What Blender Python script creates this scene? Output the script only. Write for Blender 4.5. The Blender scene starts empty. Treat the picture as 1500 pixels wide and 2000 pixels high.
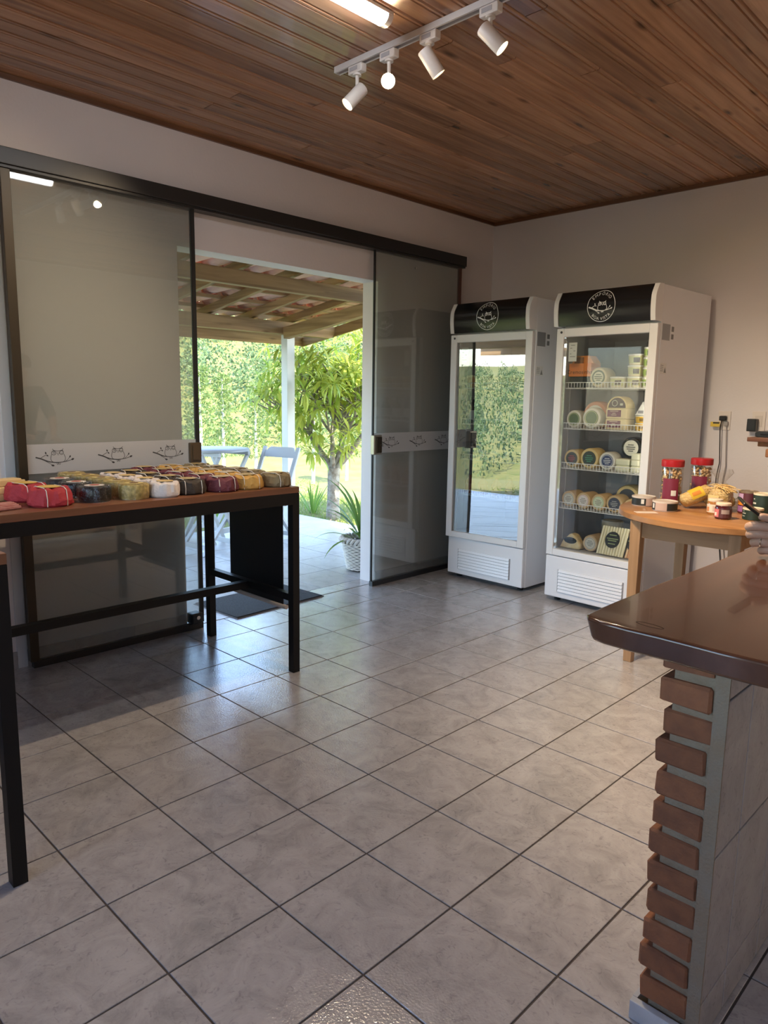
import bpy, bmesh, math, random
import numpy as np
from mathutils import Vector, Matrix, Euler

# ------------------------------------------------------------------ scene, camera, light
SC = bpy.context.scene
COL = SC.collection
PI = math.pi
rnd = random.Random(7)

cam_d = bpy.data.cameras.new('camera'); cam = bpy.data.objects.new('camera', cam_d); COL.objects.link(cam)
YAW, PITCH, ROLL = 0.775061, 0.156460, 0.015304
cy_, sy_, cp_, sp_ = math.cos(YAW), math.sin(YAW), math.cos(PITCH), math.sin(PITCH)
fw = Vector((-sy_*cp_, cy_*cp_, -sp_)); rt = Vector((cy_, sy_, 0)); up = rt.cross(fw)
r2 = math.cos(ROLL)*rt + math.sin(ROLL)*up; u2 = -math.sin(ROLL)*rt + math.cos(ROLL)*up
cam.matrix_world = Matrix(((r2.x, u2.x, -fw.x, 3.72286), (r2.y, u2.y, -fw.y, -5.03625), (r2.z, u2.z, -fw.z, 1.36609), (0, 0, 0, 1)))
cam_d.sensor_fit = 'HORIZONTAL'; cam_d.sensor_width = 36; cam_d.lens = 36*1410.375/1500
cam_d.clip_start = 0.02; cam_d.clip_end = 2000
SC.camera = cam

SC.view_settings.view_transform = 'Standard'; SC.view_settings.look = 'None'
SC.view_settings.gamma = 1.0; SC.view_settings.use_curve_mapping = False
SC.view_settings.exposure = 1.95

world = bpy.data.worlds.new('sky_world'); SC.world = world; world.use_nodes = True
wn = world.node_tree; bg = wn.nodes['Background']
sky = wn.nodes.new('ShaderNodeTexSky'); sky.sky_type = 'NISHITA'; sky.sun_disc = False
SUN_AZ, SUN_EL = math.radians(3), math.radians(55)       # sun stands high over the far side of the house
sky.sun_elevation = SUN_EL; sky.sun_rotation = math.radians(90)-SUN_AZ
sky.air_density = 1.0; sky.dust_density = 0.6
wn.links.new(sky.outputs[0], bg.inputs[0]); bg.inputs[1].default_value = 0.44

def add_light(name, kind, loc, energy, color=(1, 1, 1), direction=(0, 0, -1), **kw):
    d = bpy.data.lights.new(name, kind); d.energy = energy; d.color = color
    for k, v in kw.items(): setattr(d, k, v)
    o = bpy.data.objects.new(name, d); COL.objects.link(o); o.location = loc
    o.rotation_euler = Vector(direction).to_track_quat('-Z', 'Y').to_euler()
    return o
sd = Vector((math.cos(SUN_AZ)*math.cos(SUN_EL), math.sin(SUN_AZ)*math.cos(SUN_EL), math.sin(SUN_EL)))
add_light('sun', 'SUN', (0, 0, 20), 5.2, (1.0, 0.94, 0.80), -sd, angle=0.0093)
# guides for sampling the daylight that enters the openings (portals emit nothing themselves)
for nm, loc, dr, sx, sy in (('door_daylight', (-0.17, -2.11, 1.09), (1, 0, 0), 1.57, 2.17),):
    p = add_light(nm, 'AREA', loc, 1, direction=dr, shape='RECTANGLE', size=sx, size_y=sy); p.data.cycles.is_portal = True
SC.cycles.use_denoising = True
SC.cycles.max_bounces = 10; SC.cycles.diffuse_bounces = 5; SC.cycles.glossy_bounces = 4
SC.cycles.transparent_max_bounces = 24; SC.cycles.sample_clamp_indirect = 6.0
SC.cycles.caustics_reflective = False; SC.cycles.caustics_refractive = False

# ------------------------------------------------------------------ materials
MATS = {}
def mat(name, col, rough=0.5, metal=0.0, spec=0.5, bump=None, vary=0.0, mottle=None, emit=None, coat=0.0, trans=0.0):
    """bump=(scale, strength); vary = per-object value change; mottle=(scale, colour2, amount)"""
    if name in MATS: return MATS[name]
    m = bpy.data.materials.new(name); m.use_nodes = True; MATS[name] = m
    nt = m.node_tree; b = nt.nodes['Principled BSDF']; N = nt.nodes.new; L = nt.links.new
    b.inputs['Base Color'].default_value = (*col, 1); b.inputs['Roughness'].default_value = rough
    b.inputs['Metallic'].default_value = metal; b.inputs['Specular IOR Level'].default_value = spec
    b.inputs['Coat Weight'].default_value = coat; b.inputs['Transmission Weight'].default_value = trans
    if emit: b.inputs['Emission Color'].default_value = (*emit[0], 1); b.inputs['Emission Strength'].default_value = emit[1]
    geo = N('ShaderNodeNewGeometry'); src = None
    if mottle:
        n = N('ShaderNodeTexNoise'); n.inputs['Scale'].default_value = mottle[0]; n.inputs['Detail'].default_value = 6
        L(geo.outputs['Position'], n.inputs['Vector'])
        r = N('ShaderNodeValToRGB'); r.color_ramp.elements[0].position = 0.35; r.color_ramp.elements[1].position = 0.65
        c2 = mottle[1]; a = mottle[2]
        r.color_ramp.elements[0].color = (*col, 1)
        r.color_ramp.elements[1].color = (*[col[i]*(1-a)+c2[i]*a for i in range(3)], 1)
        L(n.outputs['Fac'], r.inputs['Fac']); src = r.outputs['Color']
    if vary:
        oi = N('ShaderNodeObjectInfo'); h = N('ShaderNodeHueSaturation')
        mr = N('ShaderNodeMapRange'); mr.inputs['To Min'].default_value = 1-vary; mr.inputs['To Max'].default_value = 1+vary
        L(oi.outputs['Random'], mr.inputs['Value']); L(mr.outputs[0], h.inputs['Value'])
        if src: L(src, h.inputs['Color'])
        else: h.inputs['Color'].default_value = (*col, 1)
        src = h.outputs['Color']
    if src: L(src, b.inputs['Base Color'])
    if bump:
        n = N('ShaderNodeTexNoise'); n.inputs['Scale'].default_value = bump[0]; n.inputs['Detail'].default_value = 4
        L(geo.outputs['Position'], n.inputs['Vector'])
        bm = N('ShaderNodeBump'); bm.inputs['Strength'].default_value = bump[1]; bm.inputs['Distance'].default_value = 0.01
        L(n.outputs['Fac'], bm.inputs['Height']); L(bm.outputs[0], b.inputs['Normal'])
    return m

def wood(name, c1, c2, axis, rough=0.35, scale=1.0, vary=0.15, knots=0.0, coat=0.0, dark=None):
    if name in MATS: return MATS[name]
    m = mat(name, c1, rough, coat=coat); nt = m.node_tree; N = nt.nodes.new; L = nt.links.new
    b = nt.nodes['Principled BSDF']; geo = N('ShaderNodeNewGeometry'); oi = N('ShaderNodeObjectInfo')
    mp = N('ShaderNodeMapping'); s = [28*scale]*3; s[axis] = 1.6*scale; mp.inputs['Scale'].default_value = s
    ad = N('ShaderNodeVectorMath'); ad.operation = 'ADD'
    sc = N('ShaderNodeVectorMath'); sc.operation = 'SCALE'; sc.inputs[0].default_value = (3.1, 5.7, 2.3)
    ml = N('ShaderNodeMath'); ml.operation = 'MULTIPLY'; ml.inputs[1].default_value = 40
    L(oi.outputs['Random'], ml.inputs[0]); L(ml.outputs[0], sc.inputs['Scale'])
    L(geo.outputs['Position'], ad.inputs[0]); L(sc.outputs[0], ad.inputs[1]); L(ad.outputs[0], mp.inputs['Vector'])
    n = N('ShaderNodeTexNoise'); n.inputs['Scale'].default_value = 1.0; n.inputs['Detail'].default_value = 5; n.inputs['Distortion'].default_value = 0.6
    L(mp.outputs[0], n.inputs['Vector'])
    r = N('ShaderNodeValToRGB'); r.color_ramp.elements[0].position = 0.32; r.color_ramp.elements[1].position = 0.68
    r.color_ramp.elements[0].color = (*c1, 1); r.color_ramp.elements[1].color = (*c2, 1)
    L(n.outputs['Fac'], r.inputs['Fac']); src = r.outputs['Color']
    if knots:
        mp2 = N('ShaderNodeMapping'); s = [9.0]*3; s[axis] = 2.6; mp2.inputs['Scale'].default_value = s
        L(ad.outputs[0], mp2.inputs['Vector'])
        v = N('ShaderNodeTexVoronoi'); v.inputs['Scale'].default_value = 1.0; L(mp2.outputs[0], v.inputs['Vector'])
        r2_ = N('ShaderNodeValToRGB'); r2_.color_ramp.elements[0].position = 0.04; r2_.color_ramp.elements[1].position = 0.17
        r2_.color_ramp.elements[0].color = (0.12, 0.10, 0.09, 1); r2_.color_ramp.elements[1].color = (1, 1, 1, 1)
        L(v.outputs['Distance'], r2_.inputs['Fac'])
        # long dark heartwood streaks
        mp3 = N('ShaderNodeMapping'); s = [11.0]*3; s[axis] = 0.7; mp3.inputs['Scale'].default_value = s
        L(ad.outputs[0], mp3.inputs['Vector'])
        n3 = N('ShaderNodeTexNoise'); n3.inputs['Scale'].default_value = 1.0; L(mp3.outputs[0], n3.inputs['Vector'])
        r3 = N('ShaderNodeValToRGB'); r3.color_ramp.elements[0].position = 0.63; r3.color_ramp.elements[1].position = 0.72
        r3.color_ramp.elements[0].color = (1, 1, 1, 1); r3.color_ramp.elements[1].color = (0.42, 0.36, 0.38, 1)
        L(n3.outputs['Fac'], r3.inputs['Fac'])
        for q in (r2_, r3):
            mx = N('ShaderNodeMix'); mx.data_type = 'RGBA'; mx.blend_type = 'MULTIPLY'; mx.inputs['Factor'].default_value = knots
            L(src, mx.inputs['A']); L(q.outputs['Color'], mx.inputs['B']); src = mx.outputs['Result']
    if vary:
        h = N('ShaderNodeHueSaturation'); mr = N('ShaderNodeMapRange')
        mr.inputs['To Min'].default_value = 1-vary; mr.inputs['To Max'].default_value = 1+vary
        L(oi.outputs['Random'], mr.inputs['Value']); L(mr.outputs[0], h.inputs['Value']); L(src, h.inputs['Color']); src = h.outputs['Color']
    L(src, b.inputs['Base Color'])
    bm = N('ShaderNodeBump'); bm.inputs['Strength'].default_value = 0.12; bm.inputs['Distance'].default_value = 0.004
    L(n.outputs['Fac'], bm.inputs['Height']); L(bm.outputs[0], b.inputs['Normal'])
    return m

def glass(name, tint=(0.9, 0.93, 0.91), base=0.06, edge=0.6, rough=0.0, film=None, wavy=0.0):
    """thin pane: see-through with a mirror coat that grows towards grazing angles; film=(colour, cover) adds a diffuse skin"""
    if name in MATS: return MATS[name]
    m = bpy.data.materials.new(name); m.use_nodes = True; MATS[name] = m
    nt = m.node_tree; nt.nodes.clear(); N = nt.nodes.new; L = nt.links.new
    out = N('ShaderNodeOutputMaterial'); t = N('ShaderNodeBsdfTransparent'); t.inputs[0].default_value = (*tint, 1)
    g = N('ShaderNodeBsdfGlossy'); g.inputs['Roughness'].default_value = rough
    lw = N('ShaderNodeLayerWeight'); lw.inputs['Blend'].default_value = 0.35
    mr = N('ShaderNodeMapRange'); mr.inputs['To Min'].default_value = base; mr.inputs['To Max'].default_value = edge
    L(lw.outputs['Facing'], mr.inputs['Value'])
    mx = N('ShaderNodeMixShader'); L(mr.outputs[0], mx.inputs[0]); L(t.outputs[0], mx.inputs[1]); L(g.outputs[0], mx.inputs[2])
    sh = mx
    if film:
        d = N('ShaderNodeBsdfDiffuse'); d.inputs[0].default_value = (*film[0], 1)
        tl = N('ShaderNodeBsdfTranslucent'); tl.inputs[0].default_value = (*film[0], 1)
        md = N('ShaderNodeMixShader'); md.inputs[0].default_value = 0.5; L(d.outputs[0], md.inputs[1]); L(tl.outputs[0], md.inputs[2])
        m2 = N('ShaderNodeMixShader'); m2.inputs[0].default_value = film[1]; L(mx.outputs[0], m2.inputs[1]); L(md.outputs[0], m2.inputs[2]); sh = m2
    if wavy:
        geo = N('ShaderNodeNewGeometry'); n = N('ShaderNodeTexNoise'); n.inputs['Scale'].default_value = wavy[0]
        L(geo.outputs['Position'], n.inputs['Vector']); bm = N('ShaderNodeBump'); bm.inputs['Strength'].default_value = wavy[1]; bm.inputs['Distance'].default_value = 0.01
        L(n.outputs['Fac'], bm.inputs['Height']); L(bm.outputs[0], g.inputs['Normal'])
    L(sh.outputs[0], out.inputs[0])
    return m

def leafmat(name, c1, c2, rough=0.45):
    if name in MATS: return MATS[name]
    m = bpy.data.materials.new(name); m.use_nodes = True; MATS[name] = m
    nt = m.node_tree; nt.nodes.clear(); N = nt.nodes.new; L = nt.links.new
    out = N('ShaderNodeOutputMaterial'); geo = N('ShaderNodeNewGeometry')
    r = N('ShaderNodeValToRGB'); r.color_ramp.elements[0].color = (*c1, 1); r.color_ramp.elements[1].color = (*c2, 1)
    L(geo.outputs['Random Per Island'], r.inputs['Fac'])
    oi = N('ShaderNodeObjectInfo'); ad = N('ShaderNodeMath'); ad.operation = 'ADD'; L(geo.outputs['Random Per Island'], ad.inputs[0]); L(oi.outputs['Random'], ad.inputs[1])
    fr = N('ShaderNodeMath'); fr.operation = 'FRACT'; L(ad.outputs[0], fr.inputs[0]); L(fr.outputs[0], r.inputs['Fac'])
    p = N('ShaderNodeBsdfPrincipled'); p.inputs['Roughness'].default_value = rough; L(r.outputs['Color'], p.inputs['Base Color'])
    t = N('ShaderNodeBsdfTranslucent'); L(r.outputs['Color'], t.inputs[0])
    mx = N('ShaderNodeMixShader'); mx.inputs[0].default_value = 0.45; L(p.outputs[0], mx.inputs[1]); L(t.outputs[0], mx.inputs[2]); L(mx.outputs[0], out.inputs[0])
    return m

# ------------------------------------------------------------------ mesh builder and object helpers
class MB:
    def __init__(s): s.v = []; s.f = []
    def add(s, vs, fs):
        o = len(s.v); s.v += [tuple(p) for p in vs]; s.f += [tuple(i+o for i in f) for f in fs]; return s
    def box(s, x0, x1, y0, y1, z0, z1, M=None):
        vs = [(x0, y0, z0), (x1, y0, z0), (x1, y1, z0), (x0, y1, z0), (x0, y0, z1), (x1, y0, z1), (x1, y1, z1), (x0, y1, z1)]
        if M is not None: vs = [M @ Vector(p) for p in vs]
        return s.add(vs, [(0, 3, 2, 1), (4, 5, 6, 7), (0, 1, 5, 4), (1, 2, 6, 5), (2, 3, 7, 6), (3, 0, 4, 7)])
    def bar(s, a, b, w, h, upv=(0, 0, 1)):
        a = Vector(a); b = Vector(b); d = (b-a).normalized(); x = d.cross(Vector(upv)).normalized(); y = x.cross(d)
        vs = [p+x*i*w/2+y*j*h/2 for p in (a, b) for i, j in ((-1, -1), (1, -1), (1, 1), (-1, 1))]
        return s.add(vs, [(0, 1, 2, 3), (7, 6, 5, 4), (0, 4, 5, 1), (1, 5, 6, 2), (2, 6, 7, 3), (3, 7, 4, 0)])
    def tube(s, pts, r, n=8, caps=True):
        pts = [Vector(p) for p in pts]; rs = r if isinstance(r, (list, tuple)) else [r]*len(pts)
        base = len(s.v); up_ = None; vs = []
        for i, p in enumerate(pts):
            d = (pts[min(i+1, len(pts)-1)]-pts[max(i-1, 0)]).normalized()
            if up_ is None: up_ = d.orthogonal().normalized()
            up_ = (up_-d*up_.dot(d))
            up_ = up_.normalized() if up_.length > 1e-6 else d.orthogonal().normalized()
            w = d.cross(up_)
            vs += [p+(up_*math.cos(t)+w*math.sin(t))*rs[i] for t in (2*PI*k/n for k in range(n))]
        fs = []
        for i in range(len(pts)-1):
            for k in range(n): fs.append((i*n+k, i*n+(k+1) % n, (i+1)*n+(k+1) % n, (i+1)*n+k))
        if caps: fs += [tuple(range(n-1, -1, -1)), tuple((len(pts)-1)*n+k for k in range(n))]
        return s.add(vs, fs)
    def lathe(s, prof, n=24, c=(0, 0, 0), M=None, fn=None, capb=True, capt=True):
        """prof: list of (r, z); fn(angle, r, z) -> r, z"""
        vs = []
        for r, z in prof:
            for k in range(n):
                t = 2*PI*k/n; rr, zz = fn(t, r, z) if fn else (r, z)
                p = Vector((rr*math.cos(t), rr*math.sin(t), zz))
                vs.append((M @ p if M is not None else p)+Vector(c))
        m = len(prof); fs = [(i*n+k, i*n+(k+1) % n, (i+1)*n+(k+1) % n, (i+1)*n+k) for i in range(m-1) for k in range(n)]
        if capb: fs.append(tuple(range(n-1, -1, -1)))
        if capt: fs.append(tuple((m-1)*n+k for k in range(n)))
        return s.add(vs, fs)
    def prism(s, poly, f0, f1):
        """poly of 2D points; f0/f1 map a 2D point to the two ends"""
        n = len(poly); vs = [f0(p) for p in poly]+[f1(p) for p in poly]
        return s.add(vs, [tuple(range(n-1, -1, -1)), tuple(range(n, 2*n))]+[(k, (k+1) % n, n+(k+1) % n, n+k) for k in range(n)])
    def quad(s, a, b, c, d): return s.add([a, b, c, d], [(0, 1, 2, 3)])
    def ribbon(s, pts, w, mapf):
        """flat stroke through 2D points; w one width or one per point"""
        P = [Vector((p[0], p[1])) for p in pts]; n = len(P); ws = w if isinstance(w, (list, tuple)) else [w]*n; vs = []
        for i, p in enumerate(P):
            d = P[min(i+1, n-1)]-P[max(i-1, 0)]
            if (P[0]-P[-1]).length < 1e-6 and i in (0, n-1): d = P[1]-P[-2]
            d = d.normalized() if d.length else Vector((1, 0)); q = Vector((-d.y, d.x))*ws[i]/2
            vs += [mapf(*(p+q)), mapf(*(p-q))]
        return s.add(vs, [(2*i, 2*i+1, 2*i+3, 2*i+2) for i in range(n-1)])
    def fill(s, pts, mapf): return s.add([mapf(*p) for p in pts], [tuple(range(len(pts)))])
    def mesh(s, name, m, smooth=None):
        me = bpy.data.meshes.new(name); me.from_pydata(s.v, [], s.f); me.update()
        if m is not None: me.materials.append(m)
        if smooth is not None:
            me.polygons.foreach_set('use_smooth', [True]*len(me.polygons)); me.set_sharp_from_angle(angle=math.radians(smooth))
        return me
    def build(s, name, m, parent=None, smooth=None, loc=None, bevel=0, label=None, kind=None):
        o = bpy.data.objects.new(name, s.mesh(name, m, smooth)); COL.objects.link(o)
        if parent: o.parent = parent
        if loc is not None: o.location = loc
        if bevel:
            md = o.modifiers.new('bevel', 'BEVEL'); md.width = bevel; md.segments = 2; md.limit_method = 'ANGLE'; md.angle_limit = math.radians(40)
        if label: o['label'] = label
        if kind: o['kind'] = kind
        return o

def inst(name, mesh, parent=None, loc=(0, 0, 0), rot=(0, 0, 0), scale=(1, 1, 1)):
    o = bpy.data.objects.new(name, mesh); COL.objects.link(o); o.parent = parent
    o.location = loc; o.rotation_euler = rot; o.scale = scale; return o

def tag(o, label, cat=None, group=None, kind=None):
    o['label'] = label
    if cat: o['category'] = cat
    if group: o['group'] = group
    if kind: o['kind'] = kind
    return o
def thing(name, label, cat, loc=(0, 0, 0), rz=0, group=None, rot=None):
    o = bpy.data.objects.new(name, None); COL.objects.link(o); o.location = loc; o.rotation_euler = rot or (0, 0, rz); o.empty_display_size = 0.05
    return tag(o, label, cat, group)
def structure(name, label, obj=None, loc=(0, 0, 0)):
    o = obj
    if o is None: o = bpy.data.objects.new(name, None); COL.objects.link(o); o.location = loc
    o['label'] = label; o['kind'] = 'structure'; return o
def dup(root, loc, rz=None, label=None, group=None, rot=None, scale=None):
    r = root.copy(); COL.objects.link(r); r.location = loc
    if rz is not None: r.rotation_euler = (0, 0, rz)
    if rot is not None: r.rotation_euler = rot
    if scale is not None: r.scale = scale
    if label: r['label'] = label
    if group: r['group'] = group
    for ch in list(root.children):
        c = ch.copy(); COL.objects.link(c); c.parent = r
        for g in list(ch.children):
            d = g.copy(); COL.objects.link(d); d.parent = c
    return r

# ------------------------------------------------------------------ flat graphics: letters and the owl
_glyph = {}
def glyph(ch):
    if ch in _glyph: return _glyph[ch]
    c = bpy.data.curves.new('glyph', 'FONT'); c.body = ch; c.size = 1.0; c.resolution_u = 3
    o = bpy.data.objects.new('glyph', c); COL.objects.link(o)
    dg = bpy.context.evaluated_depsgraph_get(); ev = o.evaluated_get(dg); me = ev.to_mesh()
    vs = [(v.co.x, v.co.y) for v in me.vertices]; fs = [tuple(p.vertices) for p in me.polygons]; ev.to_mesh_clear()
    bpy.data.objects.remove(o); bpy.data.curves.remove(c)
    w = (max(p[0] for p in vs) if vs else 0.3)
    _glyph[ch] = (vs, fs, w); return _glyph[ch]
def text_line(mb, txt, x, y, size, mapf, center=True, bold=0.0):
    ws = [(0.28 if ch == ' ' else glyph(ch)[2]+0.09)*size for ch in txt]
    cx = x-(sum(ws)/2 if center else 0)
    for ch, w in zip(txt, ws):
        if ch != ' ':
            vs, fs, _ = glyph(ch); mb.add([mapf(cx+a*size, y+b*size) for a, b in vs], fs)
        cx += w
def text_arc(mb, txt, cx, cy, R, a0, size, mapf, outward=True, gap=0.16):
    ws = [(0.32 if ch == ' ' else glyph(ch)[2]+gap)*size for ch in txt]; tot = sum(ws); s = -tot/2
    for ch, w in zip(txt, ws):
        m = s+w/2; s += w
        if ch == ' ': continue
        vs, fs, gw = glyph(ch)
        t = a0-m/R if outward else a0+m/R
        out = []
        for a, b in vs:
            lx = (a-gw/2)*size; ly = b*size if outward else (b*size)
            if outward: px = cx+math.cos(t)*(R+ly)+math.sin(t)*lx; py = cy+math.sin(t)*(R+ly)-math.cos(t)*lx
            else: px = cx+math.cos(t)*(R-ly)-math.sin(t)*lx; py = cy+math.sin(t)*(R-ly)+math.cos(t)*lx
            out.append(mapf(px, py))
        mb.add(out, fs)
def ell(cx, cy, rx, ry, n=18, a=0): return [(cx+rx*math.cos(2*PI*k/n)*math.cos(a)-ry*math.sin(2*PI*k/n)*math.sin(a), cy+rx*math.cos(2*PI*k/n)*math.sin(a)+ry*math.sin(2*PI*k/n)*math.cos(a)) for k in range(n+1)]
def curve2(pts, n=5):
    P = [Vector((p[0], p[1])) for p in pts]; out = []
    for i in range(len(P)-1):
        a, b, c, d = P[max(i-1, 0)], P[i], P[i+1], P[min(i+2, len(P)-1)]
        for k in range(n):
            t = k/n; out.append(tuple(0.5*((2*b)+(c-a)*t+(2*a-5*b+4*c-d)*t*t+(3*b-a-3*c+d)*t**3)))
    out.append(tuple(P[-1])); return out
def owl(mb, mapf, w=1.0, lw=0.013):
    """an owl on a leafy branch, drawn in a field about w wide centred on 0,0"""
    K = lambda X, Y: ((X-808)/585*w, -(Y-115)/585*w)
    T = lambda pts: [K(*p) for p in pts]
    L = lw*w
    br = curve2(T([(517, 106), (600, 133), (670, 165), (745, 187), (850, 196), (960, 188), (1060, 160)]))
    ws = [L*(2.6 if i < 10 else max(1.0, 2.6-(i-10)*0.16)) for i in range(len(br))]
    mb.ribbon(br, ws, mapf)
    mb.ribbon(T([(592, 118), (668, 76)]), L, mapf); mb.ribbon(T([(655, 166), (765, 236)]), L*0.8, mapf)
    mb.ribbon(curve2(T([(955, 186), (995, 155), (1020, 122)])), L*0.8, mapf)
    for (x, y, a, l) in ((667, 46, 1.9, 44), (690, 85, -0.6, 40), (765, 240, -0.2, 54), (1030, 112, 1.2, 42), (1068, 156, 0.45, 56)):
        c = K(x, y); lf = [(c[0]+(u*math.cos(a)-v*math.sin(a))*l/585*w, c[1]+(u*math.sin(a)+v*math.cos(a))*l/585*w) for u, v in ((-.5, 0), (-.25, .22), (.1, .27), (.5, 0), (.1, -.27), (-.25, -.22))]
        mb.fill(lf, mapf)
    mb.ribbon(curve2(T([(752, 70), (738, 130), (750, 170), (785, 193), (850, 197), (915, 193), (948, 170), (958, 130), (936, 70)])), L, mapf)
    mb.ribbon(curve2(T([(770, -12), (787, 10), (850, 22), (912, 10), (928, -12)])), L, mapf)
    mb.ribbon(T([(787, 10), (768, 30)]), L, mapf); mb.ribbon(T([(912, 10), (930, 30)]), L, mapf)
    mb.ribbon(T(ell(785, 50, 33, 31)), L, mapf); mb.ribbon(T(ell(903, 50, 30, 29)), L, mapf); mb.ribbon(T(ell(790, 44, 13, 13, 10)), L*0.8, mapf)
    mb.ribbon(T([(885, 52), (905, 62), (925, 50)]), L*0.8, mapf)
    mb.ribbon(T([(832, 44), (850, 88), (868, 44)]), L, mapf)
    for x in (838, 868): mb.ribbon(T(ell(x, 212, 12, 17, 10)), L*0.8, mapf)

# ------------------------------------------------------------------ setting: room shell
XR, YN, ZC = 4.95, -6.28, 2.79           # right wall, near wall, ceiling height
TS = 0.33; TX0 = -0.0165                 # floor tile pitch and first joint
OY0, OY1, OZ = -2.892, -1.330, 2.175     # doorway
plaster = mat('warm white plaster', (0.74, 0.69, 0.685), 0.85, bump=(60, 0.10), mottle=(2.5, (0.70, 0.65, 0.645), 0.5))
outer_plaster = mat('cream outer plaster', (0.80, 0.76, 0.66), 0.85, bump=(60, 0.15))
grout_m = mat('dark grey grout', (0.085, 0.07, 0.062), 0.9)

def wall(name, label, boxes, m=plaster):
    mb = MB()
    for b in boxes: mb.box(*b)
    return structure(name, label, mb.build(name, m))
wall('wall_left', 'warm white plaster wall pierced by the wide doorway to the veranda', [(-0.152, 0, YN-0.15, OY0, -0.03, ZC+0.12), (-0.152, 0, OY1, 0.15, -0.03, ZC+0.12), (-0.152, 0, OY0, OY1, OZ, ZC+0.12)])
wall('wall_back', 'warm white plaster wall behind the two display fridges', [(0, XR, 0, 0.15, -0.03, ZC+0.12)])
wall('wall_right', 'plain plaster wall on the counter side of the shop', [(XR, XR+0.15, YN-0.15, 0.15, -0.03, ZC+0.12)])
WNY = [(0.9, 2.5), (3.0, 4.4)]           # two windows in the wall behind the camera
wall('wall_front', 'plaster wall with two windows behind the viewer', [(0, XR, YN-0.15, YN, -0.03, 0.95), (0, XR, YN-0.15, YN, 2.15, ZC+0.12), (0, 0.9, YN-0.15, YN, 0.95, 2.15), (2.5, 3.0, YN-0.15, YN, 0.95, 2.15), (4.4, XR, YN-0.15, YN, 0.95, 2.15)])
for i, (a, b) in enumerate(WNY):
    p = add_light('window_daylight', 'AREA', ((a+b)/2, YN-0.16, 1.55), 1, direction=(0, 1, 0), shape='RECTANGLE', size=b-a, size_y=1.2); p.data.cycles.is_portal = True
    w = structure('window_%d' % (i+1), 'dark framed sliding window in the wall behind the viewer, %s pair of panes' % ('left' if i == 0 else 'right'))
    f = MB(); e = 0.04
    f.box(a, b, YN-0.1, YN-0.04, 0.95, 0.95+e).box(a, b, YN-0.1, YN-0.04, 2.15-e, 2.15).box(a, a+e, YN-0.1, YN-0.04, 0.95+e, 2.15-e).box(b-e, b, YN-0.1, YN-0.04, 0.95+e, 2.15-e)
    f.box((a+b)/2-0.025, (a+b)/2+0.025, YN-0.1, YN-0.04, 0.95+e, 2.15-e)
    f.build('window_frame', mat('black painted aluminium', (0.012, 0.012, 0.013), 0.35), w)
    for s in (0, 1):
        x0 = a+e if s == 0 else (a+b)/2+0.025; x1 = (a+b)/2-0.025 if s == 0 else b-e
        MB().box(x0, x1, YN-0.073, YN-0.068, 0.95+e, 2.15-e).build('pane', glass('clear window glass', (0.97, 0.98, 0.98), 0.04, 0.5), w)

# floor: every tile its own piece over a recessed grout bed
def tile_mesh(name, w, d, h, ch, m):
    a = ch; vs = [(-w/2, -d/2, 0), (w/2, -d/2, 0), (w/2, d/2, 0), (-w/2, d/2, 0), (-w/2, -d/2, h-a), (w/2, -d/2, h-a), (w/2, d/2, h-a), (-w/2, d/2, h-a),
          (-w/2+a, -d/2+a, h), (w/2-a, -d/2+a, h), (w/2-a, d/2-a, h), (-w/2+a, d/2-a, h)]
    fs = [(8, 9, 10, 11)]+[(k, (k+1) % 4, 4+(k+1) % 4, 4+k) for k in range(4)]+[(4+k, 4+(k+1) % 4, 8+(k+1) % 4, 8+k) for k in range(4)]
    return MB().add(vs, fs).mesh(name, m)

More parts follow.
